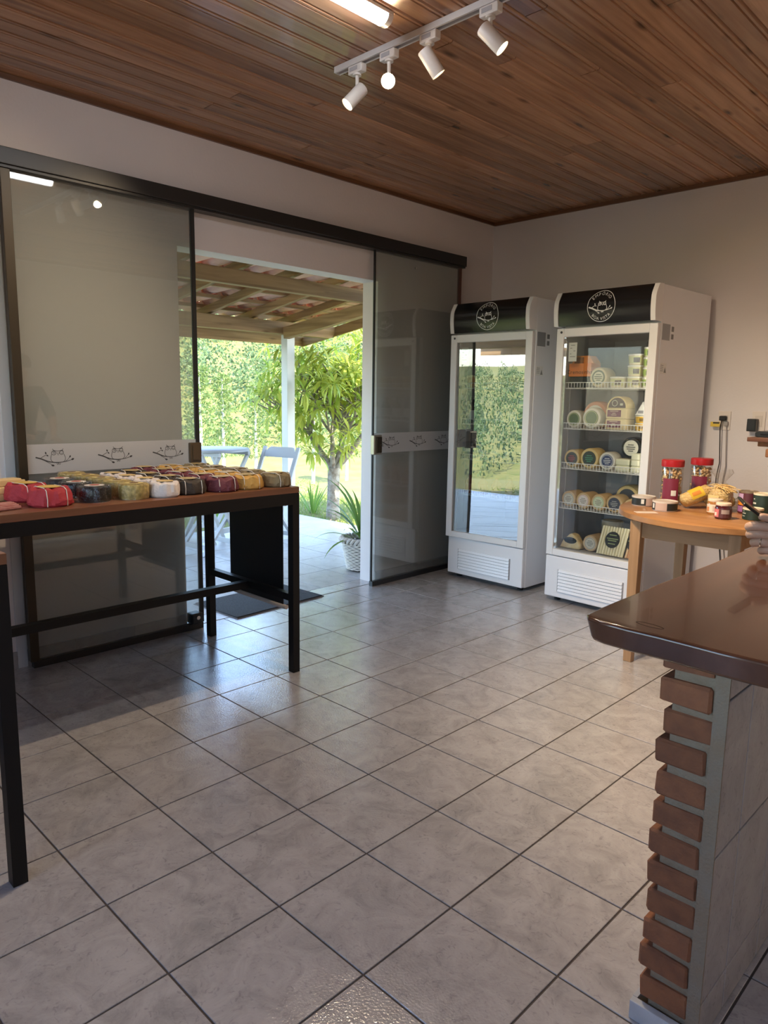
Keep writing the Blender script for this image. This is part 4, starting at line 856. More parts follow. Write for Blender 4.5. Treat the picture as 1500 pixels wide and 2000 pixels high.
# ------------------------------------------------------------------ ceiling lights
tr = thing('track_light', 'white ceiling track rail carrying four small spot heads', 'light', (1.16, -2.752, ZC))
b = MB(); TL = 1.55
b.box(0, TL, -0.0175, 0.0175, -0.006, 0).box(0, TL, -0.0175, -0.009, -0.024, -0.006).box(0, TL, 0.009, 0.0175, -0.024, -0.006)
b.build('rail', mat('white track paint', (0.72, 0.71, 0.72), 0.4), tr)
MB().box(-0.003, 0.0, -0.018, 0.018, -0.025, 0).build('end_cap', mat('white plastic trim', (0.8, 0.8, 0.8), 0.35), tr)
MB().box(0.001, TL-0.02, -0.009, 0.009, -0.0075, -0.0062).build('rail_slot', mat('grey slot', (0.25, 0.24, 0.25), 0.5), tr)
spot_m = mat('white spot paint', (0.78, 0.76, 0.74), 0.35)
def spot(i, x, aim, watts, lens_e, lbl, drop=0.075, r=0.028, L=0.105, piv=0.06):
    s = thing('spot_head', lbl, 'light', (1.16+x, -2.752, ZC-0.006), group='spot heads on the ceiling track')
    MB().box(-0.042, 0.042, -0.016, 0.016, -0.052, -0.0185).build('adapter', spot_m, s, bevel=0.004)
    MB().box(-0.030, 0.016, -0.0175, -0.0162, -0.042, -0.026).build('adapter_label', mat('grey label', (0.42, 0.42, 0.46), 0.5), s)
    MB().lathe([(0.018, -0.060), (0.018, -0.052)], 16).build('adapter_collar', spot_m, s, 40)
    MB().tube([(0, 0, -0.058), (0, 0, -0.058-drop)], 0.0075, 10).build('stem', spot_m, s, 40)
    a = Vector(aim).normalized(); q = a.to_track_quat('-Z', 'Y').to_matrix().to_4x4()
    c = Vector((0, 0, -0.058-drop))
    Mx = Matrix.Translation(c-a*(L*0.38)) @ q         # local -Z along the beam, origin at the back of the can
    MB().lathe([(r*0.96, -L*0.985), (r, -L), (r, -0.004), (r*0.9, 0)], 26, M=Mx, capb=False).build('lamp_can', spot_m, s, 40)
    MB().lathe([(r*0.95, -L*0.93), (r*0.95, -L*0.9)], 24, M=Mx).build('lens', mat('warm lens %d' % i, (0.9, 0.8, 0.6), 0.4, emit=((1.0, 0.74, 0.42), lens_e)), s)
    p = Mx @ Vector((0, 0, -L*1.02))
    d = bpy.data.lights.new('spot_beam', 'SPOT'); d.energy = watts; d.color = (1.0, 0.76, 0.50); d.spot_size = math.radians(115); d.spot_blend = 0.9; d.shadow_soft_size = 0.02
    o = bpy.data.objects.new('spot_beam', d); COL.objects.link(o); o.parent = s; o.location = p; o.rotation_euler = a.to_track_quat('-Z', 'Y').to_euler()
TOCAM = Vector((3.72-1.47, -5.04+2.75, 1.37-2.62))
spot(1, 0.125, (-0.30, -0.62, -0.75), 24, 2.2, 'white spot head nearest the rail end, lit and aimed at the cheese table')
spot(2, 0.315, (2.0, -2.25, -1.15), 20, 40, 'white spot head second along the rail, its bulb glaring at the viewer')
spot(3, 0.535, (0.35, 0.55, -0.85), 32, 1.5, 'white spot head third along the rail, turned away towards the fridges', drop=0.055)
spot(4, 0.825, (0.62, 0.42, -0.75), 66, 3.0, 'white spot head farthest along the rail, leaning over the counter side', drop=0.06)
tb = thing('tube_light', 'lit white linear tube fitting on the boards above the track rail', 'light', (1.625, -3.52, ZC))
MB().box(-0.036, 0.036, -0.60, 0.60, -0.012, 0).build('backplate', spot_m, tb)
hp = [(0.034*math.cos(PI+PI*k/10), -0.012+0.030*math.sin(PI+PI*k/10)) for k in range(11)]
MB().prism(hp, lambda p: (p[0], -0.575, p[1]), lambda p: (p[0], 0.575, p[1])).build('diffuser', mat('lit diffuser', (0.9, 0.9, 0.9), 0.5, emit=((0.95, 0.97, 1.0), 7.5)), tb, 40)
for s_ in (-1, 1): MB().prism([(a*1.04, (b_+0.012)*1.04-0.012) for a, b_ in hp], lambda p: (p[0], s_*0.575, p[1]), lambda p: (p[0], s_*0.60, p[1])).build('end_cap', spot_m, tb, 40)

# ------------------------------------------------------------------ round side table and what stands on it
oak_x = wood('honey oak top', (0.30, 0.135, 0.050), (0.42, 0.21, 0.085), 0, rough=0.28, scale=0.7, vary=0.02)
oak_z = wood('oak leg', (0.30, 0.175, 0.085), (0.42, 0.26, 0.14), 2, rough=0.4, scale=0.8, vary=0.05)
oak_a = wood('oak apron', (0.30, 0.175, 0.085), (0.42, 0.26, 0.14), 0, rough=0.4, scale=0.8, vary=0.05)
RT = (2.365, -1.09); RZ = 0.80
rt_ = thing('round_table', 'round honey coloured wooden table beside the right fridge', 'table', (RT[0], RT[1], 0))
MB().lathe([(0.512, RZ-0.038), (0.524, RZ-0.032), (0.524, RZ-0.006), (0.516, RZ)], 72).build('tabletop', oak_x, rt_, 40)
lx0, lx1, ly0, ly1 = -0.285, 0.205, -0.385, 0.20; lw_ = 0.058
for ax in (lx0, lx1):
    for ay in (ly0, ly1):
        MB().prism([(-1, -1), (1, -1), (1, 1), (-1, 1)], lambda p, ax=ax, ay=ay: (ax+p[0]*0.022, ay+p[1]*0.022, 0), lambda p, ax=ax, ay=ay: (ax+p[0]*lw_/2, ay+p[1]*lw_/2, RZ-0.0385)).build('leg', oak_z, rt_, bevel=0.003)
for ay in (ly0, ly1): MB().box(lx0+lw_/2, lx1-lw_/2, ay-0.012, ay+0.012, RZ-0.125, RZ-0.0385).build('apron', oak_a, rt_)
for ax in (lx0, lx1): MB().box(ax-0.012, ax+0.012, ly0+lw_/2, ly1-lw_/2, RZ-0.125, RZ-0.0385).build('apron', oak_a, rt_)

clear = glass('clear jar plastic', (0.97, 0.97, 0.96), 0.04, 0.45)
nut_m = mat('roasted peanut', (0.55, 0.33, 0.14), 0.5, vary=0.15, mottle=(90, (0.70, 0.50, 0.27), 0.8))
def nut_jar(label, loc, lw2, rz_):
    t = thing('nut_jar', label, 'jar', loc, rz_, 'peanut jars')
    R, h = 0.058, 0.218
    MB().lathe([(R*0.95, 0), (R, 0.008), (R, h-0.012), (R*0.93, h)], 32, capt=False).build('jar_body', clear, t, 50)
    nm = MB(); r = random.Random(int(loc[0]*1000)); 
    e = MB(); e.lathe([(0.35, -1), (0.8, -0.6), (0.7, 0), (0.9, 0.6), (0.4, 1.0)], 6)
    for k in range(240):
        a = r.uniform(0, 2*PI); zz = r.uniform(0.012, h*0.90); rr = r.uniform(0.028, R-0.010)
        Mx = Matrix.Translation((rr*math.cos(a), rr*math.sin(a), zz)) @ Euler((r.uniform(0, 6), r.uniform(0, 6), 0)).to_matrix().to_4x4() @ Matrix.Diagonal((0.0085, 0.0085, 0.0135, 1))
        nm.add([Mx @ Vector(v) for v in e.v], e.f)
    nm.build('peanuts', nut_m, t, 60, kind='stuff')
    MB().lathe([(R*1.03, h-0.004), (R*1.05, h), (R*1.05, h+0.03), (R*0.98, h+0.034)], 36).build('lid', mat('red plastic lid', (0.42, 0.016, 0.022), 0.3), t, 40)
    vs = []; fs = []; n = 14
    for k in range(n+1):
        a = -PI/2-0.95+1.5*k/n
        for zz in (0.03, 0.15): vs.append(((R+0.0015)*math.cos(a), (R+0.0015)*math.sin(a), zz))
    for k in range(n): fs.append((2*k, 2*k+2, 2*k+3, 2*k+1))
    MB().add(vs, fs).build('paper_label', lab((0.20, 0.018, 0.045)), t)
    vs = []
    for k in range(5):
        a = -PI/2-0.10+0.45*k/4
        for zz in (0.055, 0.085): vs.append(((R+0.0025)*math.cos(a), (R+0.0025)*math.sin(a), zz))
    MB().add(vs, [(2*k, 2*k+2, 2*k+3, 2*k+1) for k in range(4)]).build('label_print', lab((0.72, 0.68, 0.62)), t)
    return t
nut_jar('tall clear peanut jar with red lid at the left of the round table', (2.055, -1.035, RZ), 1, 0.5)
nut_jar('tall clear peanut jar with red lid behind the pasta bag', (2.115, -0.775, RZ), 1, 0.4)
def tin(label, R, h, loc, body, labs, lid, rz_=0, name='tin', cat='tin', ring=True):
    t = thing(name, label, cat, loc, rz_)
    MB().lathe([(R*0.97, 0), (R, 0.003), (R, h-0.004), (R*0.98, h-0.001)], 36).build('tin_body', mat('tin %.2f %.2f %.2f' % body, body, 0.3, 0.4), t, 50)
    MB().lathe([(R*1.03, h-0.006), (R*1.04, h-0.002), (R*1.03, h+0.003), (R*0.93, h+0.003), (R*0.91, h)], 36).build('lid', mat('lid %.2f %.2f %.2f' % lid, lid, 0.35), t, 50)
    for (a0, a1, z0, z1, c) in labs:
        vs = []; n = max(2, int((a1-a0)*8))
        for k in range(n+1):
            a = a0+(a1-a0)*k/n
            for zz in (z0, z1): vs.append(((R+0.0012+0.0006*(c != labs[0][4]))*math.cos(a), (R+0.0012+0.0006*(c != labs[0][4]))*math.sin(a), zz*h))
        MB().add(vs, [(2*k, 2*k+2, 2*k+3, 2*k+1) for k in range(n)]).build('label_band', lab(c), t)
    return t
dk = (0.015, 0.017, 0.016)
tin('flat round tin with dark and pink label at the left edge of the round table', 0.062, 0.050, (1.972, -1.190, RZ), (0.6, 0.55, 0.5), [(-2.6, 0.3, 0.12, 0.88, dk), (-0.95, 0.1, 0.12, 0.88, (0.52, 0.38, 0.32)), (-1.35, -1.1, 0.3, 0.8, (0.7, 0.7, 0.66))], (0.62, 0.55, 0.48))
tin('flat round tin with dark and pink label in front of the pasta bag', 0.062, 0.050, (2.135, -1.290, RZ), (0.6, 0.55, 0.5), [(-2.9, 0.3, 0.12, 0.88, dk), (-2.0, -1.0, 0.12, 0.88, (0.52, 0.38, 0.32)), (-2.35, -2.1, 0.3, 0.8, (0.7, 0.7, 0.66))], (0.62, 0.55, 0.48))
o = MB().box(-0.055, 0.055, -0.028, 0.028, 0, 0.0012).build('price_card', lab((0.70, 0.60, 0.52)), None, loc=(2.10, -1.435, RZ)); o.rotation_euler = (0, 0, 0.75); tag(o, 'small pale card lying at the front edge of the round table', 'card')
def pasta_bag(label, loc, rz_, L, R, standing=False):
    t = thing('pasta_bag', label, 'food bag', loc, rz_)
    m = mat('dry pasta', (0.60, 0.38, 0.13), 0.5, mottle=(60, (0.75, 0.55, 0.25), 0.8), bump=(110, 0.9))
    fn = lambda a, r, z: (r*(1+0.05*math.sin(5*a+z*40)), z)
    if standing:
        MB().lathe([(R*0.8, 0), (R, 0.015), (R*1.02, L*0.42), (R*0.9, L*0.52), (R*0.5, L*0.58)], 28, fn=fn).build('pasta', m, t, 60)
        nb = MB(); r = random.Random(5)
        for k in range(60):
            a = r.uniform(0, 6.28); c = (r.uniform(0, R*0.7)*math.cos(a), r.uniform(0, R*0.7)*math.sin(a)); zz = L*r.uniform(0.46, 0.6)
            th = r.uniform(0, 6.28); nb.tube([(c[0]+0.03*u*math.cos(th)-0.012*u*u*math.sin(th)*4, c[1]+0.03*u*math.sin(th), zz+0.010*(1-u*u)) for u in (-1, -.5, 0, .5, 1)], 0.0026, 4)
        nb.build('pasta_strands', mat('pasta strand', (0.74, 0.50, 0.20), 0.45), t, 40, kind='stuff')
        MB().lathe([(R*1.05, 0.002), (R*1.08, L*0.45), (R*0.75, L*0.62), (R*0.28, L*0.70), (R*0.45, L*0.76), (R*0.95, L*0.92), (R*0.8, L)], 30, fn=lambda a, r, z: (r*(1+(0.03+0.16*max(0, z/L-0.6))*math.sin(9*a+z*30)), z), capb=False, capt=False).build('plastic_film', plastic, t, 30)
        vs = []
        for k in range(9):
            a = -PI/2-0.9+1.3*k/8
            for zz in (0.12, 0.40): vs.append((R*1.1*math.cos(a), R*1.1*math.sin(a), zz*L))
        MB().add(vs, [(2*k, 2*k+2, 2*k+3, 2*k+1) for k in range(8)]).build('paper_label', lab((0.66, 0.52, 0.22)), t)
    else:
        Mx = Matrix.Translation((0, 0, R*0.95)) @ Matrix.Rotation(PI/2, 4, 'Y') @ Matrix.Diagonal((0.92, 1, 1, 1))
        MB().lathe([(R*0.5, -L/2), (R*0.95, -L/2+0.012), (R, 0), (R*0.95, L/2-0.015), (R*0.55, L/2)], 26, fn=lambda a, r, z: (r*(1+0.03*math.sin(6*a+z*30)), z), M=Mx).build('pasta', m, t, 60)
        vs = []
        for k in range(11):
            a = -0.1+2.0*k/10
            for xx in (-L*0.22, L*0.22): vs.append((xx, -R*1.05*math.cos(a), R*0.95+R*1.0*math.sin(a)))
        MB().add(vs, [(2*k, 2*k+1, 2*k+3, 2*k+2) for k in range(10)]).build('paper_label', lab((0.70, 0.46, 0.04)), t)
        vs = []
        for k in range(5):
            a = 0.3+0.5*k/4
            for xx in (-L*0.16, L*0.12): vs.append((xx, -R*1.08*math.cos(a), R*0.95+R*1.03*math.sin(a)))
        MB().add(vs, [(2*k, 2*k+1, 2*k+3, 2*k+2) for k in range(4)]).build('label_print', lab((0.62, 0.22, 0.03)), t)
        MB().lathe([(R*0.4, L/2), (R*0.9, L/2+0.03), (R*0.75, L/2+0.045)], 20, M=Mx, fn=lambda a, r, z: (r*(1+0.2*math.sin(7*a)), z), capb=False, capt=False).build('plastic_end', plastic, t, 30)
    return t
t = pasta_bag('bag of short pasta with yellow label lying slanted on the round table', (2.215, -1.085, RZ-0.001), 0.62, 0.165, 0.042)
t.rotation_euler = (0, -0.42, 0.75); t.location = (2.222, -1.065, RZ+0.032)
pasta_bag('second pasta bag lying mostly hidden behind the slanted bag', (2.285, -0.93, RZ), 0.55, 0.15, 0.036)
pasta_bag('upright bag of yellow pasta nests gathered in clear film', (2.345, -1.092, RZ), -0.2, 0.225, 0.056, True)
def jam(label, loc, glassc, labs, rz_):
    R, h = 0.038, 0.082
    t = thing('jam_jar', label, 'jar', loc, rz_, 'small preserve jars')
    MB().lathe([(R*0.9, 0), (R, 0.006), (R*1.02, h*0.55), (R, h*0.74), (R*0.86, h*0.85)], 28).build('jar_body', mat('jam %.2f %.2f %.2f' % glassc, glassc, 0.12, coat=0.6), t, 50)
    MB().lathe([(R*0.92, h*0.83), (R*0.95, h*0.86), (R*0.95, h*0.97), (R*0.86, h)], 28).build('lid', mat('cream lid', (0.78, 0.66, 0.52), 0.35), t, 40)
    for (a0, a1, z0, z1, c) in labs:
        vs = []; n = 8
        for k in range(n+1):
            a = a0+(a1-a0)*k/n
            for zz in (z0, z1): vs.append((R*(1.035+0.012*(c != labs[0][4]))*math.cos(a), R*(1.035+0.012*(c != labs[0][4]))*math.sin(a), zz*h))
        MB().add(vs, [(2*k, 2*k+2, 2*k+3, 2*k+1) for k in range(n)]).build('label_band', lab(c), t)
jam('small honey jar with pale label and cream lid on the round table', (2.365, -1.215, RZ), (0.36, 0.16, 0.05), [(-2.9, 0.2, 0.15, 0.66, (0.72, 0.60, 0.48)), (-2.6, -2.1, 0.22, 0.5, (0.6, 0.25, 0.1)), (-1.6, -0.9, 0.25, 0.55, (0.55, 0.42, 0.34))], 0.1)
jam('small dark red jam jar with fruit label at the front of the round table', (2.448, -1.335, RZ), (0.06, 0.010, 0.015), [(-2.9, 0.1, 0.12, 0.66, (0.10, 0.03, 0.03)), (-2.8, -1.9, 0.15, 0.62, (0.60, 0.16, 0.16)), (-2.6, -2.2, 0.22, 0.42, (0.78, 0.66, 0.60)), (-1.6, -0.6, 0.35, 0.6, (0.38, 0.30, 0.27))], 0.15)
t = thing('plastic_wrap', 'loose knot of clear plastic wrap behind the dark jam jar', 'wrap', (2.38, -0.92, RZ))
MB().lathe([(0.055, 0.002), (0.03, 0.012), (0.018, 0.03), (0.035, 0.05), (0.01, 0.06)], 18, fn=lambda a, r, z: (r*(1+0.35*math.sin(5*a+z*60)), z), capb=False, capt=False).build('wrap_sheet', plastic, t, 30)
tin('tall tin with purple and orange pepper label at the right of the round table', 0.046, 0.115, (2.468, -1.045, RZ), (0.10, 0.03, 0.05), [(-3.1, 0.0, 0.05, 0.95, (0.10, 0.02, 0.03)), (-2.7, -1.7, 0.40, 0.60, (0.70, 0.25, 0.03)), (-2.7, -1.8, 0.65, 0.92, (0.50, 0.35, 0.55)), (-2.7, -1.8, 0.10, 0.36, (0.30, 0.14, 0.34))], (0.2, 0.15, 0.1), name='pepper_tin')
def dark_tin(label, loc, h=0.062):
    return tin(label, 0.046, h, loc, (0.02, 0.05, 0.03), [(-3.1, 0.2, 0.04, 0.94, (0.018, 0.035, 0.024)), (-2.5, -2.1, 0.3, 0.36, (0.6, 0.6, 0.5)), (-2.5, -2.0, 0.55, 0.62, (0.6, 0.6, 0.5)), (-2.4, -2.2, 0.75, 0.8, (0.6, 0.6, 0.5))], (0.74, 0.64, 0.46), name='tea_tin', cat='tin')
dark_tin('dark green tin with cream lid, lower one in front of the pepper tin', (2.555, -1.235, RZ), 0.055)
t = dark_tin('dark green tin with cream lid standing behind the phone', (2.552, -1.085, RZ), 0.115)
tin('maroon tin with cream lid at the right end of the round table', 0.046, 0.10, (2.70, -1.02, RZ), (0.12, 0.02, 0.03), [(-3.1, 0.2, 0.04, 0.94, (0.13, 0.015, 0.03)), (-2.5, -1.9, 0.6, 0.75, (0.6, 0.5, 0.4))], (0.74, 0.64, 0.46), name='tea_tin')

# ------------------------------------------------------------------ wall sockets, plug, cords
def socket(label, x, z):
    t = thing('wall_socket', label, 'socket', (x, 0, z))
    MB().box(-0.04, 0.04, -0.008, 0, -0.062, 0.062).build('plate', mat('cream socket plate', (0.74, 0.66, 0.60), 0.35), t, bevel=0.002)
    MB().box(-0.022, 0.022, -0.011, -0.008, -0.036, 0.036).build('module', mat('cream socket module', (0.66, 0.58, 0.52), 0.35), t, bevel=0.001)
    return t
socket('cream wall socket with a fridge plug and yellow tag left of the brick pillar', 1.945, 1.252)
socket('cream wall socket with a black adapter above the brick pillar shelf', 2.158, 1.255)
t = thing('power_lead', 'black plug and cord with yellow warning tag hanging from the left socket', 'cord', (1.945, 0, 1.252))
MB().box(-0.022, 0.02, -0.045, -0.0115, 0.0, 0.032).build('plug', mat('black rubber', (0.01, 0.01, 0.01), 0.6), t, bevel=0.006)
MB().tube([(-0.005, -0.035, 0.002), (-0.010, -0.04, -0.05), (-0.006, -0.03, -0.16), (0.0, -0.025, -0.28), (-0.012, -0.03, -0.38), (-0.006, -0.025, -0.55), (0.03, -0.02, -0.75), (0.06, -0.02, -0.95), (0.05, -0.02, -1.20), (-0.02, -0.03, -1.248)], 0.0035, 6).build('cord', mat('black rubber', (0.01, 0.01, 0.01), 0.6), t, 40)
q = MB().box(-0.072, -0.012, -0.047, -0.0465, -0.040, -0.008).build('warning_tag', lab((0.72, 0.50, 0.06)), t)
MB().box(-0.055, -0.015, -0.0482, -0.0472, -0.020, -0.010).build('tag_print', lab((0.03, 0.03, 0.03)), q)
t = thing('power_lead', 'pale grey cord hanging from the left socket beside the black one', 'cord', (1.965, 0, 1.252))
MB().box(-0.012, 0.012, -0.03, -0.0115, -0.034, -0.005).build('plug', mat('grey plug', (0.35, 0.32, 0.30), 0.5), t, bevel=0.004)
MB().tube([(0.002, -0.02, -0.03), (0.012, -0.018, -0.2), (0.018, -0.016, -0.30), (0.004, -0.016, -0.42), (0.014, -0.016, -0.55), (0.04, -0.016, -0.80), (0.075, -0.016, -1.0), (0.06, -0.02, -1.245)], 0.003, 6).build('cord', mat('grey cable', (0.34, 0.29, 0.26), 0.5), t, 40)
t = thing('power_adapter', 'black box adapter plugged into the right socket', 'adapter', (2.135, -0.0115, 1.235))
MB().box(-0.030, 0.026, -0.05, 0, -0.045, 0.035).build('body', mat('black plastic', (0.012, 0.012, 0.012), 0.35), t, bevel=0.004)
MB().box(-0.024, 0.020, -0.052, -0.05, -0.038, 0.028).build('cover', mat('black plastic', (0.012, 0.012, 0.012), 0.35), t, bevel=0.001)

# ------------------------------------------------------------------ brick pillar with shelf at the right edge
brick_m = mat('orange brown brick', (0.27, 0.105, 0.046), 0.85, vary=0.22, mottle=(22, (0.18, 0.07, 0.035), 0.8), bump=(90, 0.4))
brick_w = mat('warm fired brick', (0.42, 0.20, 0.095), 0.85, vary=0.2, mottle=(22, (0.30, 0.13, 0.06), 0.8), bump=(90, 0.4))
mortar = mat('grey brown mortar', (0.25, 0.18, 0.115), 0.95, bump=(120, 0.6), mottle=(25, (0.30, 0.25, 0.18), 0.6))
def brick_mesh(L, D, H, m, seed):
    b = bmesh.new(); bmesh.ops.create_cube(b, size=1); bmesh.ops.scale(b, vec=(L, D, H), verts=b.verts)
    bmesh.ops.bevel(b, geom=b.edges[:], offset=0.005, segments=1, affect='EDGES'); r = random.Random(seed)
    for v in b.verts: v.co += Vector((r.uniform(-1, 1), r.uniform(-1, 1), r.uniform(-1, 1)))*0.0016
    me = bpy.data.meshes.new('brick'); b.to_mesh(me); b.free(); me.materials.append(m); return me
pl = thing('brick_pillar', 'stepped brick pillar with a wooden shelf against the back wall at the right edge', 'fireplace', (2.43, 0, 0))
bw = [brick_mesh(0.215, 0.10, 0.050, brick_w, s) for s in (1, 2, 3)]
MB().box(-0.07, 0.9, -0.30, -0.002, 0, 1.13).build('mortar_core', mortar, pl)
r = random.Random(9)
for k in range(19):
    z = 0.03+k*0.0615; off = -0.215 if k == 18 else (-0.165 if k == 17 else (-0.145 if k == 16 else (-0.125 if k == 15 else -0.12-0.008*(k % 2))))
    for j in range(5):
        inst('brick', bw[(k+j) % 3], pl, (off+0.055+0.1075+j*0.226, -0.302+r.uniform(-0.004, 0.004), z), (0, 0, r.uniform(-0.02, 0.02)))
MB().box(-0.205, 0.95, -0.40, -0.002, 1.142, 1.168).build('shelf_board', wood('red brown shelf', (0.12, 0.045, 0.022), (0.19, 0.075, 0.036), 0, 0.35), pl, bevel=0.003)
t = thing('set_top_box', 'flat black device lying on the pillar shelf under the adapter', 'device', (2.42, -0.26, 1.168))
MB().prism([(-0.17, 0.004), (-0.16, 0), (0.17, 0), (0.17, 0.03), (-0.15, 0.036), (-0.172, 0.026)], lambda p: (p[0], -0.08, p[1]), lambda p: (p[0], 0.08, p[1])).build('case', mat('black plastic', (0.012, 0.012, 0.012), 0.35), t, bevel=0.003)
MB().box(-0.14, 0.14, -0.082, -0.08, 0.012, 0.02).build('front_strip', mat('black gloss sign', (0.012, 0.012, 0.013), 0.17), t)

# ------------------------------------------------------------------ counter: brick end wall, tiled side, thick wooden slab
ct = thing('service_counter', 'brick ended counter with grey tiled side and thick dark wooden slab', 'counter', (0, 0, 0))
CX0, CX1, CY0, CY1 = 3.150, 3.255, -3.590, -1.75
MB().box(CX0+0.009, CX1, CY0-0.003, CY1, 0, 0.846).build('mortar_core', mortar, ct)
MB().box(CX1-0.012, CX1+0.0155, CY0-0.009, CY0-0.0045, 0.0, 0.8455).box(CX1-0.012, CX1+0.006, CY0-0.0045, CY1, 0.0, 0.8455).build('cement_edge', mat('brown grey cement', (0.26, 0.19, 0.125), 0.95, bump=(160, 0.5), mottle=(18, (0.26, 0.22, 0.17), 0.6)), ct)
bc = [brick_mesh(0.106, 0.215, 0.053, brick_m, s) for s in (21, 22, 23, 24)]
r = random.Random(17)
for k in range(12):
    z = 0.083+k*0.0693
    L0 = 0 if k % 2 == 0 else -0.11
    for j in range(8):
        yc = CY0+0.100+L0+j*0.226+(0.11 if k % 2 else 0)
        o = inst('brick', bc[(k*3+j) % 4], ct, (CX0+0.042+r.uniform(-0.006, 0.005), yc+r.uniform(-0.004, 0.004) if j else CY0+0.100-r.uniform(0, 0.007), z if k < 11 else 0.8355), (r.uniform(-.02, .02), r.uniform(-.02, .02), r.uniform(-0.02, 0.02)), (1, 1, 1 if k < 11 else 0.4))
wt_m = floor_tile_mat('grey glazed wall tile', (0.40, 0.375, 0.375), (0.34, 0.32, 0.325), (0.44, 0.415, 0.41), 0.22, (60, 0.08))
MB().box(CX1+0.006, CX1+0.0075, CY0-0.004, CY1, 0.0, 0.845).build('tile_joint', mat('brown tile joint', (0.14, 0.115, 0.10), 0.9), ct)
ys = [CY0-0.004, -3.447, -3.220, -2.993, -2.766, -2.539, -2.312, -2.085, -1.858, CY1]; zs = [0.0, 0.105, 0.443, 0.786, 0.845]
for i in range(len(ys)-1):
    for j in range(4):
        a, b_, c, d = ys[i]+0.0022, ys[i+1]-0.0022, zs[j]+0.0022, zs[j+1]-0.0022
        MB().box(CX1+0.0070, CX1+0.0145, a, b_, c, d).build('wall_tile', wt_m, ct, bevel=0.002)
marb = mat('white marble', (0.58, 0.60, 0.63), 0.25, mottle=(9, (0.36, 0.38, 0.42), 0.8))
MB().box(CX0-0.022, CX1+0.004, CY0-0.030, CY0-0.012, 0, 0.045).build('marble_plinth', marb, ct, bevel=0.002)
MB().box(CX0-0.022, CX0-0.012, CY0-0.012, CY1, 0, 0.045).build('marble_plinth', marb, ct)
slab_m = wood('glossy reddish brown slab', (0.060, 0.024, 0.014), (0.105, 0.045, 0.027), 1, rough=0.16, scale=0.35, vary=0.0, knots=0.25, coat=0.25)
def slab():
    b = bmesh.new(); x0, x1, y0, y1 = 2.955, 3.52, -3.645, -1.62; N = 26
    pts = []
    pts += [(x0+0.050, y0+0.004), (x0+0.022, y0+0.012), (x0+0.006, y0+0.03)]
    for k in range(1, N): pts.append((x0+0.0015*math.sin(k*0.9)+0.001*math.sin(k*2.1), y0+0.03+(y1-y0-0.03)*k/N))
    pts += [(x0, y1), (x1, y1)]
    for k in range(1, N): pts.append((x1+0.006*math.sin(k*0.8), y1+(y0-y1)*k/N))
    for k in range(8): pts.append((x1+(x0+0.05-x1)*k/8, y0+0.003*math.sin(k*1.3)))
    top = [b.verts.new((p[0], p[1], 0.900)) for p in pts]; cx = sum(p[0] for p in pts)/len(pts); cyy = sum(p[1] for p in pts)/len(pts)
    bot = [b.verts.new((p[0]+(0.012 if p[0] < cx else -0.012), p[1]+(0.010 if p[1] < cyy else -0.010), 0.846)) for p in pts]
    b.faces.new(top); b.faces.new(bot[::-1]); n = len(pts)
    for k in range(n): b.faces.new((top[(k+1) % n], top[k], bot[k], bot[(k+1) % n]))
    bmesh.ops.recalc_face_normals(b, faces=b.faces[:])
    me = bpy.data.meshes.new('slab'); b.to_mesh(me); b.free(); me.materials.append(slab_m)
    me.polygons.foreach_set('use_smooth', [True]*len(me.polygons)); me.set_sharp_from_angle(angle=math.radians(35))
    o = inst('wooden_slab', me, ct); md = o.modifiers.new('bevel', 'BEVEL'); md.width = 0.008; md.segments = 3; md.limit_method = 'ANGLE'; md.angle_limit = math.radians(35)
    return o
sl = slab()
kn = MB(); kn.ribbon(ell(0, 0, 0.034, 0.011, 28), 0.0022, lambda u, v: (3.096+u*0.9+v*0.3, -3.588+v*0.9-u*0.12, 0.9003)); kn.build('wood_knot', mat('dark knot', (0.02, 0.008, 0.006), 0.4), sl)

# ------------------------------------------------------------------ person at the counter (only the hand reaches into view)
skin_m = mat('warm skin', (0.42, 0.265, 0.20), 0.5, bump=(140, 0.15))
def skinned(name, joints, edges, root, m, parent, levels=1):
    names = list(joints); me = bpy.data.meshes.new(name)
    me.from_pydata([joints[k][0] for k in names], [(names.index(a), names.index(b)) for a, b in edges], [])
    o = bpy.data.objects.new(name, me); COL.objects.link(o); o.parent = parent; me.materials.append(m)
    md = o.modifiers.new('skin', 'SKIN'); md.use_smooth_shade = True
    sv = me.skin_vertices[0].data if me.skin_vertices else None
    if sv is None:
        bpy.context.view_layer.objects.active = o; o.select_set(True); bpy.ops.mesh.customdata_skin_add(); o.select_set(False); sv = me.skin_vertices[0].data
    for i, k in enumerate(names):
        r = joints[k][1]; sv[i].radius = (r, r) if not isinstance(r, tuple) else r; sv[i].use_root = (k == root)
    s = o.modifiers.new('sub', 'SUBSURF'); s.levels = levels; s.render_levels = levels
    return o
pe = thing('person', 'person in a dark shirt behind the counter, ringed hand holding a phone', 'person', (0, 0, 0))
PX, PY = 3.78, -2.50
